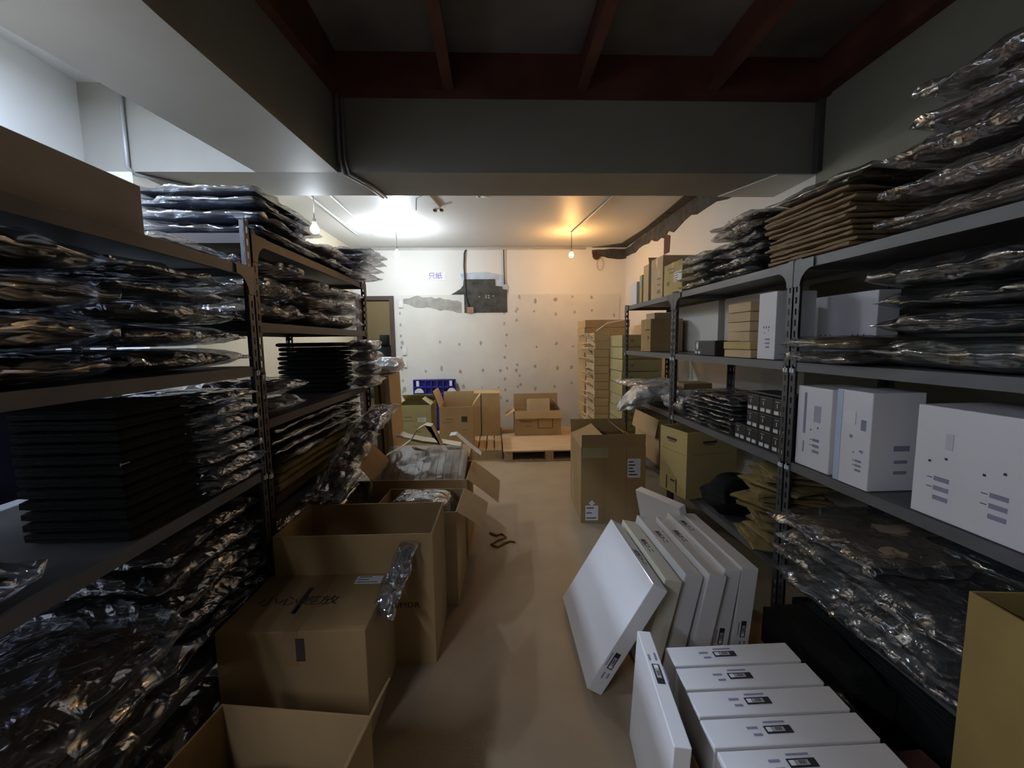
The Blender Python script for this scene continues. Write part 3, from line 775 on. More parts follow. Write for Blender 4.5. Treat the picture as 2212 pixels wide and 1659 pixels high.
# white plastic bags draped in the far rack
z = Z3
package('white crumpled plastic bag hanging over the far right rack shelf edge', (.40, .24, .14), (1.34, 3.50, Z3 + .04), 0, PAPER, FILM_M, seed=160, k=3, crink=.035, ccrink=.02, hang=(-.03, -1), name='plastic_bag_bundle')
package('flat white plastic bag on the black tray behind the kraft carton stacks', (.46, .36, .05), (1.46, 3.92, Z3 + .13), .1, PAPER, FILM_M, seed=161, k=4, crink=.02, name='plastic_bag_bundle')
carton('dark brown open carton under the flat white plastic bag', (.34, .42, .12), (1.53, 3.92, Z3), 0, KRAFTD, tape=None)
package('pale plastic bag lying behind the rack post near the black felt', (.34, .10, .16), (1.58, 3.25, Z3), 0, PAPER, FILM_M, seed=162, k=3, crink=.03, ccrink=.02, name='plastic_bag_bundle')
# bottom shelf of the middle rack: carton poking out, black cloth heap, kraft paper heap
D = (.44, .36, .52)
t = carton('tall open yellow-brown carton poking out under the middle right rack', (.40, .30, .46), (1.44, 2.87, .335), rad(12), KRAFTY, closed=False, flaps={'f': (0, .001)} if False else None, t_=.007)
D = (.40, .30, .46)
for fc in ('left', 'front'):
    on_face(t, fc, D, .45, .84, lambda l, r_: bars('printing', [(0, 0, .11, .018), (0, -.018, .08, .006)], INK, t, l, r_))
    on_face(t, fc, D, .5, .66, lambda l, r_: bars('crease', [(0, 0, .30, .003)], KRAFTT, t, l, r_))
on_face(t, 'left', D, .45, .13, lambda l, r_: bars('printing', [(-.05, 0, .012, .10), (.06, 0, .012, .10), (0.02, .03, .05, .012)], INK, t, l, r_))
def heap(label, cat, loc, size, mat, seed, amp, name, freq=6, parent=None):
    o = link_mesh(name, soft_mesh(name, size[0], size[1], size[2], seed, 3, amp, freq, n=34, m=30, edge=.05), mat)
    o.location = loc
    return tag(o, label, cat)
heap('crumpled black cloth heap beneath the yellow-brown carton', 'cloth', (1.45, 2.44, .338), (.28, .24, .24), F_BLACK, 3, .04, 'black_cloth_heap', 9)
z = .336
for i in range(12):
    hh = .026
    sheet('crumpled yellow-brown kraft paper, %s of the pile on the middle right bottom shelf' % nth(i, 12), (.36 - .03 * ((i * 7) % 3), .33 - .03 * ((i * 5) % 3), hh), (1.535 + rnd.uniform(-.03, .03), 2.08 + rnd.uniform(-.025, .025), z), rnd.uniform(-.5, .5), F_KHAKI, seed=170 + i, amp=.016, freq=9, group='kraft paper pile', name='kraft_paper', cat='kraft paper', k=6)
    z += hh + .009
# bottom-right cartons in the foreground
t = carton('large yellow-brown carton at the lower right corner, flap open', (.46, .30, .80), (1.36, .74, .0), rad(-6), P('cardboard_ochre', (.34, .235, .075), .85), closed=False, flaps={'f': (70, .14)}, name='cardboard_box')
package('clear plastic bag on the floor between white slabs and dark bundles', (.05, .20, .20), (1.125, 1.27, .002), 0, F_GREY, FILM, seed=181, k=3, crink=.04, ccrink=.02)
carton('dark reddish box on the floor in front of the right rack', (.17, .20, .14), (1.225, 1.02, .0), rad(3), P('dark_red_box', (.13, .06, .05), .6), tape=None)
t = sheet('black bagged bundle on the floor under the nearest right rack', (.15, .48, .26), (1.27, 1.49, .0), 0, F_BLACK, seed=183, amp=.01, name='black_bundle', k=8)

t = sheet('large black bundle added to darken the space underneath the nearest right rack', (.46, .82, .26), (1.60, 1.37, .0), 0, F_BLACK, seed=184, amp=.008, name='black_bundle', k=8)  # added filler, makes the space below the shelf read as dark
# ---------------------------------------------------------------- white flat boxes leaning
def slab_label(t, fx, D, a, b, s=1.0, rotz=0):
    """black and white label strip with faint print beside it"""
    def mk(l, r_):
        e = Euler(r_).to_matrix() @ Matrix.Rotation(rotz, 3, 'Z')
        r3 = e.to_euler()
        p = plate('black_label', .075 * s, .022 * s, INKB, t, l, r3)
        plate('label_window', .034 * s, .013 * s, P('grey_print', (.45, .42, .40), .6), p, (0.0, 0, .001), (0, 0, 0))
        plate('label_window', .014 * s, .013 * s, PAPER, p, (-.026 * s, 0, .001), (0, 0, 0))
        text('000', .013 * s, INKB, p, (0.0, 0, .0018), (0, 0, 0))
        q = bars('printing', [(-.07 * s, .008 * s, .03 * s, .006 * s), (-.065 * s, -.012 * s, .024 * s, .006 * s), (0, .022 * s, .06 * s, .004 * s)], INKV, t, l, r3)
    on_face(t, fx, D, a, b, mk)
def slab(label, base, w, d, h, lean, rz=0, mat=None, marks=(), group=None, pitchx=0):
    """flat white box standing on its long edge; base = front-left bottom corner; leans to +x by `lean` degrees"""
    t = thing('flat_white_box', label, 'box', base, (rad(pitchx), rad(lean), rz), group)
    MB().box(-w / 2, w / 2, -d / 2, d / 2, 0, h).obj('carton_body', mat or WHITES, t, bevel=.003)
    mb = MB()
    for zz in (0.35,):
        mb.box(-w / 2 - .0006, w / 2 + .0006, -d / 2 - .0006, -d / 2, h * .0, h * .001)
    # clear tape over the edge
    for (face, a, b, s, rr) in marks: slab_label(t, face, (w, d, h), a, b, s, rr)
    return t
G1 = 'row of leaning flat white boxes'
hp = math.pi / 2
def base_for(x_bl, y_front, w, d, lean):
    # centre of underside so that the front-left bottom edge touches the floor
    c, s = math.cos(rad(lean)), math.sin(rad(lean))
    return (x_bl + w / 2 * c, y_front + d / 2, w / 2 * s + .001)
spec = [
    # label, x bottom-left, y front, w, d, h, lean, mat, marks
    ('white flat box leaning furthest over at the left end of the row, big face showing', .345, 1.52, .068, .60, .505, 31.0, WHITES, [('top', .5, .42, 1, hp), ('front', .5, .30, 1, hp)]),
    ('yellowed white flat box, second in the leaning row', .590, 1.60, .075, .58, .43, 13.0, WHITEG, [('top', .45, .55, 1, hp)]),
    ('white flat box, third in the leaning row', .695, 1.63, .080, .60, .43, 12.0, WHITES, [('top', .5, .62, 1, hp)]),
    ('white flat box, fourth in the leaning row', .800, 1.62, .078, .58, .43, 11.0, WHITES, [('top', .5, .66, 1, hp)]),
    ('white flat box with side label, fifth in the leaning row', .905, 1.65, .074, .60, .435, 8.0, WHITES, [('front', .5, .30, 1, hp), ('top', .5, .75, 1, hp)]),
    ('white flat box nearest the rack, right end of the leaning row', 1.005, 1.655, .075, .58, .435, 5.0, WHITES, [('front', .55, .36, 1, hp)]),
]
for lab, x0, y0, w, d, h, le, mt, mk in spec:
    slab(lab, base_for(x0, y0, w, d, le), w, d, h, le, 0, mt, mk)
slab('white flat box standing tall behind the leaning row, corner up', (1.07, 2.42, .02), .05, .34, .48, -14, rad(25), WHITES, pitchx=0)
# carton of flat white boxes in front
t = carton('open brown carton holding the front white flat boxes', (.52, .57, .24), (.80, 1.075, .0), rad(0), KRAFTD, closed=False, flaps={'f': (172, .10)})
slab('white flat box standing lengthwise at the left side of the open carton', (.455, 1.13, .012), .045, .42, .40, 3, rad(-7), WHITES, [('top', .5, .55, 1, -hp)])
yy = 1.285
for i, (w, y, lab) in enumerate(((.43, 1.285, 'white flat box at the back of the open brown carton'), (.44, 1.185, 'white flat box with label, second from the back in the open brown carton'), (.45, 1.085, 'white flat box, third from the back in the open brown carton'), (.46, .985, 'white flat box, fourth from the back in the open brown carton'), (.46, .885, 'white flat box at the front of the open brown carton'))):
    t = thing('flat_white_box', lab, 'box', (.790 + .002 * i, 1.30 - .089 * i, .016), (rad(2), 0, 0))
    D = (w, .080, .335 - .004 * i)
    MB().box(-w / 2, w / 2, -D[1] / 2, D[1] / 2, 0, D[2]).obj('carton_body', WHITES, t, bevel=.003)
    slab_label(t, 'top', D, .44, .5, 1.0)
# brown carton with shipping labels in the aisle
D = (.50, .55, .60)
t = carton('tall brown carton with white shipping stickers standing in the aisle at right', D, (.91, 3.38, .0), rad(-2), KRAFTD, closed=False, flaps={'f': (0, .10), 'l': (-70, .2), 'b': (20, .12), 'r': (-60, .2)})
label_on(t, 'front', D, .82, .72, .10, .15, 5); label_on(t, 'front', D, .17, .13, .10, .12, 3)
on_face(t, 'front', D, .17, .26, lambda l, r_: plate('diamond_sticker', .035, .035, PAPER, t, l, Euler((r_[0], math.pi / 4, r_[2]))))
on_face(t, 'front', D, .36, .5, lambda l, r_: bars('crease', [(0, 0, .004, .58), (.17, 0, .004, .58)], INKG, t, l, r_))
on_face(t, 'front', D, .22, .93, lambda l, r_: plate('packing_tape', .20, .08, KRAFTO, t, l, r_))
plate('white_edge_card', .01, .25, PAPER, t, (-.255, .1, .2), (hp, 0, -hp))
# ---------------------------------------------------------------- strapped kraft stacks by the far wall
n = 15
for i in range(n):
    hh = .088
    D = (.60, .45, hh)
    lab = 'kraft flat carton in the tall rear stack by the far wall, %s' % (ORD[n - 1 - i] if n - 1 - i < 14 else 'the lowest one')
    t = carton(lab, D, (1.50 + rnd.uniform(-.01, .01), 5.75, .14 + i * .1035), rnd.uniform(-.02, .02), KRAFT, name='flat_kraft_carton', group='rear kraft stack', tape=None)
    t.scale.z = 1.15
n = 14
for i in range(n):
    D = (.18, .42, .094)
    lab = 'orange-lit narrow kraft carton with flap ends out, %s of the narrow stack' % ('lowest one' if i == 0 else ORD[n - 1 - i])
    t = carton(lab, D, (1.275 + rnd.uniform(-.006, .006), 5.16, .14 + i * .098), rnd.uniform(-.03, .03), KRAFTL, name='flat_kraft_carton', group='narrow kraft stack', tape=None)
    fl = MB().prism([(0, 0), (-.07, .045 + .02 * (i % 3)), (-.065, .052 + .02 * (i % 3)), (0, .01)], -.17, .17, 'y').obj('flap', KRAFTL, t)
    fl.location = (-.09, 0, .02)
n = 10
for i in range(n):
    D = (.44, .50, .128)
    lab = 'olive kraft carton, %s of the wide stack next to the far right rack' % ('lowest one' if i == 0 else ORD[n - 1 - i])
    t = carton(lab, D, (1.60, 4.72, .14 + i * .134), rnd.uniform(-.02, .02), KRAFTO, name='flat_kraft_carton', group='olive kraft stack', tape=None)
    on_face(t, 'front', D, .25, .5, lambda l, r_: bars('printing', [(0, 0, .03, .03)], INKG, t, l, r_))
D = (.30, .34, .30)
carton('plain brown carton low behind the aisle carton, under the white bags', (.42, .40, .34), (1.45, 4.20, .34), 0, KRAFT, tape=None) if False else None
carton('plain kraft carton standing in front of the far right rack, behind the aisle carton', (.34, .40, .70), (1.14, 4.10, .0), rad(4), KRAFTL, tape=None) if False else None
t = carton('wide open brown carton on the floor behind the tall aisle carton', (.52, .42, .62), (1.62, 3.62, .0), 0, KRAFTL, closed=False, flaps={'l': (140, .16)}) if False else None
t = carton('brown carton on the bottom shelf of the far right rack', (.38, .60, .40), (1.58, 3.74, .335), 0, KRAFT, closed=False, flaps={'l': (165, .16)})
t = MB().tube([(1.20, 4.99, .60), (1.12, 4.92, .55), (1.0, 4.8, .44), (.93, 4.7, .35)], .006, 5).obj('packing_strap', STRAP, smooth=True); tag(t, 'loose pale strap end sticking out low from the kraft stack', 'strap')
t = MB().tube([(1.27, 4.98, 1.30), (1.18, 4.93, 1.40), (1.05, 4.9, 1.50)], .008, 5).obj('packing_strap', STRAP, smooth=True); tag(t, 'loose pale strap sticking out high from the kraft stack', 'strap')
t = MB().tube([(1.22, 5.0, 1.53), (1.34, 4.95, 1.62), (1.55, 4.9, 1.66), (1.57, 4.9, 1.55)], .006, 5).obj('packing_strap', STRAP, smooth=True); tag(t, 'thin strap looped above the narrow kraft stack', 'strap')
# ---------------------------------------------------------------- pallets and things at the far wall
pl = thing('wooden_pallet', 'wooden pallet under the kraft carton stacks at far right', 'pallet', (1.50, 5.24, 0))
MB().box(-.34, .34, -.80, .78, .112, .136).obj('pallet_top', PLANKW, pl)
for y in (-.72, 0, .70): MB().box(-.34, .34, y - .05, y + .05, 0, .112).obj('stringer', PLANKW, pl)
pl = thing('plywood_pallet', 'plywood topped pallet on the floor before the far wall', 'pallet', (.60, 5.50, 0))
MB().box(-.52, .56, -.68, .68, .112, .13).obj('pallet_top', PLY, pl, bevel=.002)
for x in (-.46, .03, .50):
    for y in (-.62, 0, .62):
        MB().box(x - .05, x + .05, y - .05, y + .05, .012, .112).obj('pallet_block', PLANKW, pl)
for y in (-.62, 0, .62): MB().box(-.52, .56, y - .05, y + .05, 0, .012).obj('bottom_board', PLANKW, pl)
pl = thing('slatted_pallet', 'slatted wooden pallet left of the plywood pallet, under cartons', 'pallet', (-.45, 5.40, 0))
for k in range(11): MB().box(-.55 + k * .098, -.55 + k * .098 + .085, -.45, .75, .092, .11).obj('deck_board', PLANKW, pl)
for y in (-.40, .15, .70): MB().box(-.55, .52, y - .045, y + .045, 0, .092).obj('stringer', PLANKW, pl)
pl = thing('plastic_pallet', 'blue plastic pallet standing upright against the far wall', 'pallet', (-.925, 6.36, 0))
mb = MB().box(-.32, .32, .02, .03, 0, .86)
for k in range(8): mb.box(-.32 + k * .0895, -.305 + k * .0895, -.03, .02, 0, .86)
for k in range(9): mb.box(-.32, .32, -.03, .02, k * .105, k * .105 + .015)
mb.obj('pallet_deck', BLUEP, pl)
for x in (-.25, .25): MB().box(x - .02, x + .02, -.04, -.03, .76, .84).obj('end_clip', CLIP, pl)
MB().prism([(-.06 + .07 * math.cos(a * math.pi / 8), .07 * math.sin(a * math.pi / 8)) for a in range(9)], -.05, -.035, 'y').obj('handle_ring', CLIP, pl).location = (-.17, 0, .66)
MB().prism([(.07 * math.cos(a * math.pi / 8), .07 * math.sin(a * math.pi / 8)) for a in range(9)], -.05, -.035, 'y').obj('handle_ring', CLIP, pl).location = (.26, 0, .66)
D = (.64, .34, .34)
t = carton('open carton on the plywood pallet with an inner box sticking up', D, (.575, 5.78, .132), 0, KRAFT, closed=False, flaps={'f': (160, .11), 'b': (-5, .20), 'l': (120, .14), 'r': (-35, .14)}, t_=.008)
on_face(t, 'front', D, .66, .48, lambda l, r_: bars('printing', [(0, .065, .20, .008), (0, -.065, .20, .008), (-.1, 0, .008, .13), (.1, 0, .008, .13)], INK, t, l, r_))
on_face(t, 'front', D, .25, .5, lambda l, r_: bars('printing', [(0, .02, .16, .02), (0.03, -.04, .07, .015)], INKG, t, l, r_))
carton('small brown box sticking up out of the pallet carton', (.30, .18, .27), (.60, 5.77, .34), rad(2), KRAFTL, closed=False, flaps={}, t_=.006, skew=(-12, 0))
# cartons on the slatted pallet and left of it
D = (.40, .46, .70)
t = carton('tall open carton with dark code square, in front of the blue pallet', D, (-.48, 5.20, .112), 0, KRAFT, closed=False, flaps={'l': (12, .26), 'b': (0, .18), 'r': (25, .20)})
D = (.40, .46, .70)
t.scale.z = .76
on_face(t, 'front', D, .75, .72, lambda l, r_: bars('printing', [(0, 0, .07, .09)], INK, t, l, r_))
on_face(t, 'front', D, .3, .68, lambda l, r_: bars('printing', [(0, .03, .10, .014), (-.02, -.02, .12, .014), (.18, -.15, .06, .012), (.18, -.2, .05, .012)], INKG, t, l, r_))
D = (.40, .44, .70)
t = carton('carton with small white label and half-open lid, left of the tall open carton', D, (-.98, 5.22, .0), 0, KRAFTO, closed=False, flaps={'b': (-62, .24), 'l': (75, .12), 'r': (-50, .14)})
t.location.z = .112; t.scale.z = .80
label_on(t, 'front', D, .72, .68, .10, .065)
on_face(t, 'front', D, .3, .70, lambda l, r_: bars('printing', [(0, .03, .10, .014), (0, -.03, .12, .014), (.12, -.2, .06, .02)], INKG, t, l, r_))
D = (.48, .40, .60)
t = carton('tall closed kraft carton standing at the back against the far wall', D, (-.18, 5.93, .112), 0, KRAFT, tape=None)
on_face(t, 'front', D, .45, .5, lambda l, r_: bars('crease', [(0, 0, .012, .60)], INK, t, l, r_))
package('dark clothes in grey plastic bag standing left of the far cartons', (.17, .28, .62), (-1.37, 5.0, .002), 0, F_CHAR, FILM, seed=200, k=3, crink=.03, ccrink=.03)
t = MB().prism([(0, 0), (.10, .0), (.10, .012), (0, .012)], 0, 1, 'z').obj('cardboard_strip', KRAFTL) if False else None
# dark bundle and chair seen through the doorway
ch = thing('office_chair', 'dark teal chair silhouette in the room beyond the doorway', 'chair', (-1.98, 7.4, 0))
ch.scale = (1, 1, 1.15)
MB().box(-.25, .25, -.25, .25, .42, .52).obj('seat', P('teal_dark', (.04, .07, .075), .7), ch, bevel=.03)
MB().box(-.25, .25, .2, .28, .55, 1.20).obj('backrest', P('teal_dark', (.04, .07, .075), .7), ch, bevel=.04)
MB().tube([(0, .24, 1.2), (0, .24, 1.36)], .09, 12).obj('headrest', P('teal_dark', (.04, .07, .075), .7), ch, True)
MB().tube([(0, 0, .06), (0, 0, .42)], .03, 8).obj('stem', METALC, ch, True)
mb = MB()
for k in range(5):
    a = k * 2 * math.pi / 5; mb.tube([(0, 0, .08), (.26 * math.cos(a), .26 * math.sin(a), .03)], .02, 6)
mb.obj('base', METALC, ch)

# ================================================================ LEFT SIDE
rnd = random.Random(23)
ZL = 1.743
# top shelf
D = (.53, .90, .155)
carton('long flat grey-brown cardboard box lying on the nearest left rack top', D, (-1.32, .90, ZL), 0, P('dusty_cardboard', (.56, .49, .41), .85), tape=None)
z = ZL
for i, (hh, mt, yy) in enumerate(((.05, F_TAN, 1.58),)):
    package('flat tan bundle in clear plastic on the nearest left rack top, under navy bundles', (.50, .30, hh), (-1.33, yy, z), rnd.uniform(-.04, .04), mt, FILM_D if i else FILM, seed=300 + i, over=(.03, .05), k=6, crink=.010)
    z += hh + .008
ZL2 = 1.883
z = ZL2
for i, (hh, mt) in enumerate(((.045, F_NAVY), (.05, F_NAVY), (.045, F_NAVY), (.035, F_CHAR))):
    package('glossy navy bundle, %s of pile on top of brown left rack' % nth(i, 4), (.50, .54, hh), (-1.255, 2.15, z), rnd.uniform(-.03, .03), mt, FILM_D, seed=310 + i, group='navy bundles on the brown rack', over=(.03, .05), k=6, crink=.010)
    z += hh + .008
z = ZL2
for i, (hh, mt) in enumerate(((.05, F_NAVY), (.07, F_TAUPE))):
    package('bagged brown felt, %s of two midway along brown rack top' % ('lower' if i == 0 else 'upper'), (.56, .40, hh), (-1.27, 2.71, z), rnd.uniform(-.03, .03), mt, FILM_D, seed=320 + i, group='brown bags on the brown rack', over=(.03, .04), k=5)
    z += hh + .008
z = ZL2
for i, (hh, mt) in enumerate(((.05, F_PLUM), (.05, F_PLUM), (.04, F_PLUM), (.035, F_PLUM))):
    package('bagged plum felt, %s of pile at far end of brown rack top' % nth(i, 4), (.56, .34, hh), (-1.26 + .02 * i, 3.16, z), rnd.uniform(-.05, .05), mt, FILM_B, seed=330 + i, group='plum bags on the brown rack', over=(.10, .04), k=6)
    z += hh + .006
# brown rack, level 1.515: tan bags
Zb = 1.518
spec = [(2.12, [(.11, F_TAN), (.10, F_TAN), (.08, F_PINK)]), (2.60, [(.10, F_TAN), (.08, F_KHAKI), (.08, F_TAUPE)]), (3.07, [(.09, F_KHAKI), (.09, F_GREY), (.09, F_TAN)])]
for ci, (yy, lay) in enumerate(spec):
    z = Zb
    for i, (hh, mt) in enumerate(lay):
        package('bagged tan felt, %s of %s pile on brown rack upper shelf' % (nth(i, len(lay)), ('nearest', 'middle', 'furthest')[ci]), (.52, .39, hh), (-1.31 + rnd.uniform(-.015, .015), yy + rnd.uniform(-.02, .02), z), rnd.uniform(-.1, .1), mt, FILM_B, seed=340 + ci * 10 + i, group='tan bags on the brown rack', over=(.035, .02), k=4, crink=.022, ccrink=.02)
        z += hh + .008
# level 1.09: black stack, pink bags, small rolls
Zc = 1.093
for i in range(11):
    sheet('black felt sheet, %s of the tall black stack on the brown rack' % nth(i, 11), (.38, .34 + rnd.uniform(-.01, .01), .028), (-1.27 + rnd.uniform(-.008, .008), 3.04 + rnd.uniform(-.01, .01), Zc + i * .0308), rnd.uniform(-.02, .02), F_BLACK, seed=370 + i, amp=.003, group='black stack on the brown rack')
z = Zc
for i, hh in enumerate((.085, .085, .08, .075)):
    package('shiny bagged pinkish felt, %s of pile beside tall black stack' % nth(i, 4), (.13, .24, hh), (-.965 + rnd.uniform(-.01, .01), 3.16, z), rnd.uniform(-.1, .1), F_PINK, FILM_B, seed=390 + i, group='pink brown bags', over=(.025, .02), k=3, crink=.022, ccrink=.015)
    z += hh + .008
package('brown felt roll in clear bag, upper one beside the post on the brown rack', (.34, .26, .075), (-1.22, 2.08, Zc + .085), .1, F_TAUPE, FILM_B, seed=401, k=3, crink=.02)
t = package('pale paper-banded roll in clear bag, lower one beside the post on the brown rack', (.34, .24, .07), (-1.22, 2.08, Zc), .0, F_TAN, FILM, seed=402, k=3, crink=.02)
plate('paper_band', .06, .06, PAPER, t, (.10, -.125, .035), (hp, 0, 0))
for i in range(3):
    package('plum felt hanging tip in clear bag, %s of the three behind the front post' % nth(i, 3), (.30, .24, .03), (-1.30, 2.0, 1.38 + i * .036), .0, F_PLUM, FILM_B, seed=405 + i, over=(.06, .03), group='plum tips') if False else None
# level .66: dark felt over olive sheets
Zd = .663
cols_ = [F_BROWN, F_OLIVE, F_OLIVE, F_OLIVE, F_BLACK, F_BLACK, F_BLACK, F_BLACK]
hh_ = [.05, .035, .03, .03, .045, .045, .05, .05]
z = Zd
for i, (mt, hh) in enumerate(zip(cols_, hh_)):
    nm = {F_BROWN: 'dark brown', F_OLIVE: 'olive', F_BLACK: 'black bagged'}[mt]
    if mt == F_BLACK:
        package('%s felt, %s of the pile on the brown rack middle shelf' % (nm, nth(i, 8)), (.52, 1.30, hh), (-1.30, 2.60, z), rnd.uniform(-.02, .02), mt, FILM_D, seed=410 + i, group='brown rack middle shelf pile', over=(.01, .02), k=10, crink=.006)
    else:
        sheet('%s felt, %s of the pile on the brown rack middle shelf' % (nm, nth(i, 8)), (.54, 1.36 - .05 * i, hh), (-1.30, 2.60, z), rnd.uniform(-.02, .02), mt, seed=410 + i, amp=.006, group='brown rack middle shelf pile')
    z += hh + .006
z = .303
for i in range(5):
    package('dull bagged dark felt, %s of brown rack bottom pile' % nth(i, 5), (.48, 1.2, .055), (-1.32, 2.50, z), rnd.uniform(-.02, .02), (F_BLACK, F_BROWN)[i % 2], FILM, seed=430 + i, group='brown rack bottom pile', over=(.02, .03), k=8)
    z += .062
# bags slipping diagonally out of the brown rack
for i, (x, y, z0, L, mt, lab, tl) in enumerate((
        (-.88, 2.38, .70, .48, F_TAUPE, 'long clear bag of brown felt sagging out between the left rack and the cartons', 22),
        (-.88, 2.95, .84, .40, F_TAUPE, 'clear bag of taupe felt pushed out near the cardboard planks', 12))):
    package(lab, (.14, L, .09), (x + .02, y, z0), rad(-5), mt, FILM, seed=450 + i, tilt=(tl, 0), over=(.03, .05), k=3, crink=.025, ccrink=.015)
# cardboard planks leaning at the end of the brown rack
for i, (x, y, mt, lab) in enumerate(((-.96, 3.42, KRAFTD, 'tall flat cardboard sheet standing at the end of the brown rack, left one'), (-.90, 3.41, KRAFT, 'tall flat cardboard sheet standing at the end of the brown rack, middle one'), (-.86, 3.40, KRAFTL, 'tall flat cardboard sheet standing at the end of the brown rack, right one'))):
    o = MB().box(-.018, .018, -.20, .20, 0, 1.16).obj('cardboard_sheet', mt, bevel=.002); o.location = (x, y + .24, .0); o.rotation_euler = (0, rad(-1.5), 0)
    tag(o, lab, 'cardboard')
package('white plastic bag of packing hanging above the cardboard sheets', (.22, .30, .26), (-1.14, 3.62, 1.02), 0, P('white_cloth', (.7, .62, .58), .8), FILM_M, seed=460, k=3, crink=.03, ccrink=.02) if False else None
package('stuffed white plastic bag on top of the cardboard sheets by the doorway', (.14, .28, .13), (-.93, 3.64, 1.165), 0, PAPER, FILM_M, seed=461, k=3, crink=.02, ccrink=.02)

# ---------------------------------------------------------------- nearest left rack
z = 1.333
for i, (hh, mt) in enumerate(((.075, F_CHAR), (.07, F_BROWN), (.06, F_GREY), (.055, F_CHAR), (.05, F_BLACK))):
    package('crinkled dark bag, %s of pile beside left rack post, upper shelf' % nth(i, 5), (.58, .46, hh), (-1.34 + rnd.uniform(-.01, .01), 1.475, z), rnd.uniform(-.04, .04), mt, FILM_B, seed=470 + i, group='dark bags beside the left post', over=(.04, .05), k=5, crink=.015)
    z += hh + .008
z = 1.333
for i, (hh, mt) in enumerate(((.07, F_OLIVE), (.085, F_CHAR), (.085, F_BROWN), (.08, F_CHAR))):
    package('wide dull dark bundle, %s of pile at the left edge' % nth(i, 4), (.62, .54, hh), (-1.32, .85, z), rnd.uniform(-.03, .03), F_CHAR if mt is F_OLIVE else mt, FILM_D, seed=480 + i, group='wide dark bundles at the left edge', over=(.03, .04), k=6)
    z += hh + .008
z = .883
for i in range(12):
    sheet('matte black felt sheet, %s of the slanting black stack at left' % nth(i, 12), (.28, .26, .030), (-1.15, 1.27, z), rnd.uniform(-.02, .02), F_BLACK, seed=490 + i, amp=.004, group='slanting black stack')
    z += .0312
lp = plate('paper_label', .03, .02, PAPER, None, (-1.02, 1.16, 1.10), (hp, 0, hp)); tag(lp, 'tiny pale tag stuck on the slanting black stack', 'tag')
z = .883
for i, (hh, mt) in enumerate(((.05, F_GREY), (.05, F_CHAR), (.045, F_GREY), (.045, F_CHAR), (.045, F_GREEN), (.045, F_CHAR), (.04, F_CHAR))):
    package('very shiny bagged felt, %s of stack beside left rack post' % nth(i, 7), (.36, .26, hh), (-1.21 + rnd.uniform(-.01, .01), 1.595, z), rnd.uniform(-.03, .03), mt, FILM_B, seed=510 + i, group='shiny stack by the left post', over=(.05, .03), k=6, crink=.012)
    z += hh + .007
package('crumpled clear bag of dark felt at the left edge, middle shelf', (.55, .36, .10), (-1.30, .68, .883), .1, F_CHAR, FILM, seed=520, k=4, crink=.02)
z = .343
for i, (hh, mt) in enumerate(((.10, F_CHAR), (.10, F_BLACK), (.09, F_BLACK), (.09, F_CHAR), (.08, F_PLUM))):
    package('black felt in crinkled bag, %s of the pile low beside the left post' % nth(i, 5), (.54, .46, hh * .9), (-1.34, 1.52, z), rnd.uniform(-.04, .04), mt, FILM, seed=530 + i, group='low black bags by the left post', over=(.05, .04), k=5, crink=.016)
    z += hh * .9 + .008
z = .343
for i, (hh, mt) in enumerate(((.10, F_BROWN), (.09, F_GREY), (.08, F_TAUPE))):
    package('brownish felt in long glossy clear bag, %s of the pile at lower left' % nth(i, 3), (.60, .66, hh), (-1.30 + .01 * i, .86, z), rnd.uniform(-.04, .04), mt, FILM, seed=540 + i, group='long brown bags at lower left', over=(.06, .05), k=4, crink=.02)
    z += hh + .01
# ---------------------------------------------------------------- cartons along the left of the aisle
D = (.52, .36, .425)
t = carton('closed brown carton with printed warning and white label in the left foreground', D, (-.725, 1.565, .0), rad(-1), KRAFTD, tape='y')
on_face(t, 'top', D, .40, .48, lambda l, r_: text('小心輕放', .062, INK, t, l, r_, sx=1.25))
on_face(t, 'top', D, .42, .50, lambda l, r_: bars('ink_smudge', [(0, 0, .018, .16), (0.006, -.06, .012, .05)], INK, t, l, r_))
label_on(t, 'top', D, .84, .86, .11, .055, 3)
on_face(t, 'front', D, .56, .84, lambda l, r_: bars('hand_hole', [(0, 0, .03, .085)], INK, t, l, r_))
D = (.66, .40, .62)
t = carton('big open empty brown carton behind the closed carton', (.68, .36, .60), (-.62, 1.92, .0), rad(-1), KRAFTD, closed=False, flaps={}, t_=.008)
D = (.68, .36, .60)
on_face(t, 'front', D, .82, .46, lambda l, r_: text('HMDR', .035, INK, t, l, r_, sx=1.2))
package('small crinkled clear bag hanging between the closed and the open carton', (.05, .26, .09), (-.41, 1.66, .43), rad(-18), F_GREY, FILM_B, seed=560, k=3, crink=.02, over=(.02, .02), tilt=(38, 0))
D = (.46, .36, .52)
t = carton('brown carton with plastic-wrapped contents and a flap hanging over the aisle', D, (-.44, 2.34, .0), rad(-3), KRAFT, closed=False, flaps={'r': (120, .17)})
package('shiny plastic-wrapped boards standing up in the flapped carton', (.33, .25, .54), (-.43, 2.34, .010), rad(-3), F_TAN, FILM_B, seed=570, k=6, crink=.015, over=(.02, .02))
D = (.62, .44, .52)
t = carton('wide open carton packed with kraft boards, flaps spread', D, (-.50, 2.90, .0), rad(-2), KRAFT, closed=False, flaps={'l': (42, .27), 'r': (125, .26)})
for i in range(11):
    o = thing('kraft_board', 'kraft board wrapped in film, %s in the wide open carton' % (['leftmost'] + ['%s from the left' % w for w in ('second', 'third', 'fourth', 'fifth', 'sixth', 'seventh', 'eighth', 'ninth', 'tenth')] + ['rightmost'])[i], 'board', (-.755 + i * .0508, 2.70, .455), (rad(-62), 0, rad(-2)), 'kraft boards in the open carton')
    MB().box(-.0235, .0235, 0, .05, 0, .37).obj('board_body', (P('pale_board', (.66, .53, .36), .7), KRAFTL)[i % 2], o, bevel=.002)
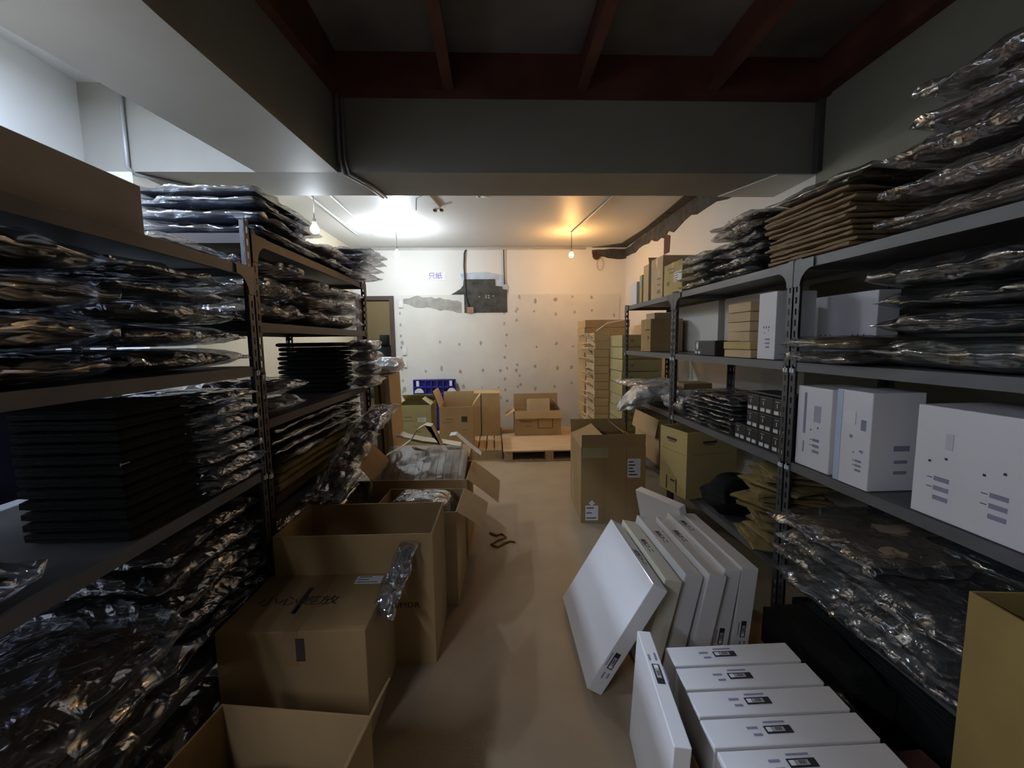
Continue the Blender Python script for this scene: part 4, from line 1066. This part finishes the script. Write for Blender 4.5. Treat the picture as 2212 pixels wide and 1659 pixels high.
fm = link_mesh('plastic_sheet', soft_mesh('plastic_sheet', .54, .34, .006, 580, 8, .002, 8), film_mat('thin_film', gloss=.05, scale=5, milk=0.0))
fm.location = (-.50, 2.84, .593); fm.rotation_euler = (rad(28), 0, rad(-2)); tag(fm, 'clear film stretched over the kraft boards in the wide carton', 'plastic film')
def curl(label, pts, wid, mat, name, axis, th=.004):
    """curling sheet: profile pts (x,z) swept by wid in y"""
    up = [(x, z) for x, z in pts]; dn = [(x + .002, z - th) for x, z in pts][::-1]
    o = MB().prism(up + dn, -wid / 2, wid / 2, 'y').obj(name, mat)
    o.location = axis
    return tag(o, label, 'sheet')
curl('white foam sheet arched up behind the kraft boards', [(-.32, -.02), (-.22, .03), (-.12, .10), (-.06, .19), (0, .225), (.05, .215), (.085, .13), (.13, .04), (.16, .0)], .12, FOAM, 'foam_sheet', (-.56, 3.30, .55))
curl('long pale foam strip lying behind the kraft boards', [(-.27, .10), (-.24, .105), (-.2, .085), (-.05, .05), (.1, .03), (.25, .0)], .14, FOAM, 'foam_sheet', (-.55, 3.455, .565), .02)
curl('bent white paper sheet at the right end of the kraft boards', [(-.10, .16), (-.05, .165), (.02, .10), (.10, .03), (.14, .0)], .12, PAPER, 'paper_sheet', (-.26, 3.22, .545))
carton('low brown carton under the foam sheets behind the wide carton', (.62, .40, .54), (-.52, 3.36, .0), 0, KRAFTD, tape=None)
# twine on the floor
pts = [(-.06, 2.98, .006), (-.01, 2.93, .006), (.03, 2.96, .006), (.06, 2.90, .006), (.0, 2.86, .008), (-.05, 2.80, .006), (0.0, 2.76, .006), (.04, 2.81, .008), (.09, 2.84, .006), (.12, 2.82, .006)]
t = MB().tube(pts, .006, 6).obj('twine', TWINE, smooth=True); tag(t, 'loose brown twine lying on the aisle floor', 'twine')
# open carton at the bottom edge
t = carton('open dark carton cut off at the bottom edge of the view', (.46, .44, .36), (-.63, .92, .0), rad(-8), KRAFTD, closed=False, flaps={'r': (24, .14)})
package('black glossy bag inside the open bottom-edge carton', (.28, .26, .26), (-.64, .92, .01), rad(-8), F_BLACK, FILM, seed=590, k=3, crink=.02)
package('dark glossy bag on the floor under the nearest left rack', (.18, .8, .22), (-1.13, 1.15, .003), 0, F_BLACK, FILM, seed=591, k=4, crink=.02)

cb = thing('storage_cabinet', 'dark blue cabinet in the side bay seen through the left rack', 'cabinet', (-2.10, 1.62, 0))
NAVYM = P('navy_metal', (.02, .02, .07), .5)
MB().box(-.25, .25, -.22, .22, 0, 1.5).obj('cabinet_body', NAVYM, cb, bevel=.005)
MB().box(.25, .262, -.21, .21, .05, 1.45).obj('door', NAVYM, cb)

package('black bag heap added to darken the gap between brown rack and floor cartons', (.10, .84, .52), (-.925, 2.56, .003), 0, F_BLACK, FILM_D, seed=600, k=6, crink=.015, over=(.01, .02))  # heap put in to black out the bright gap here
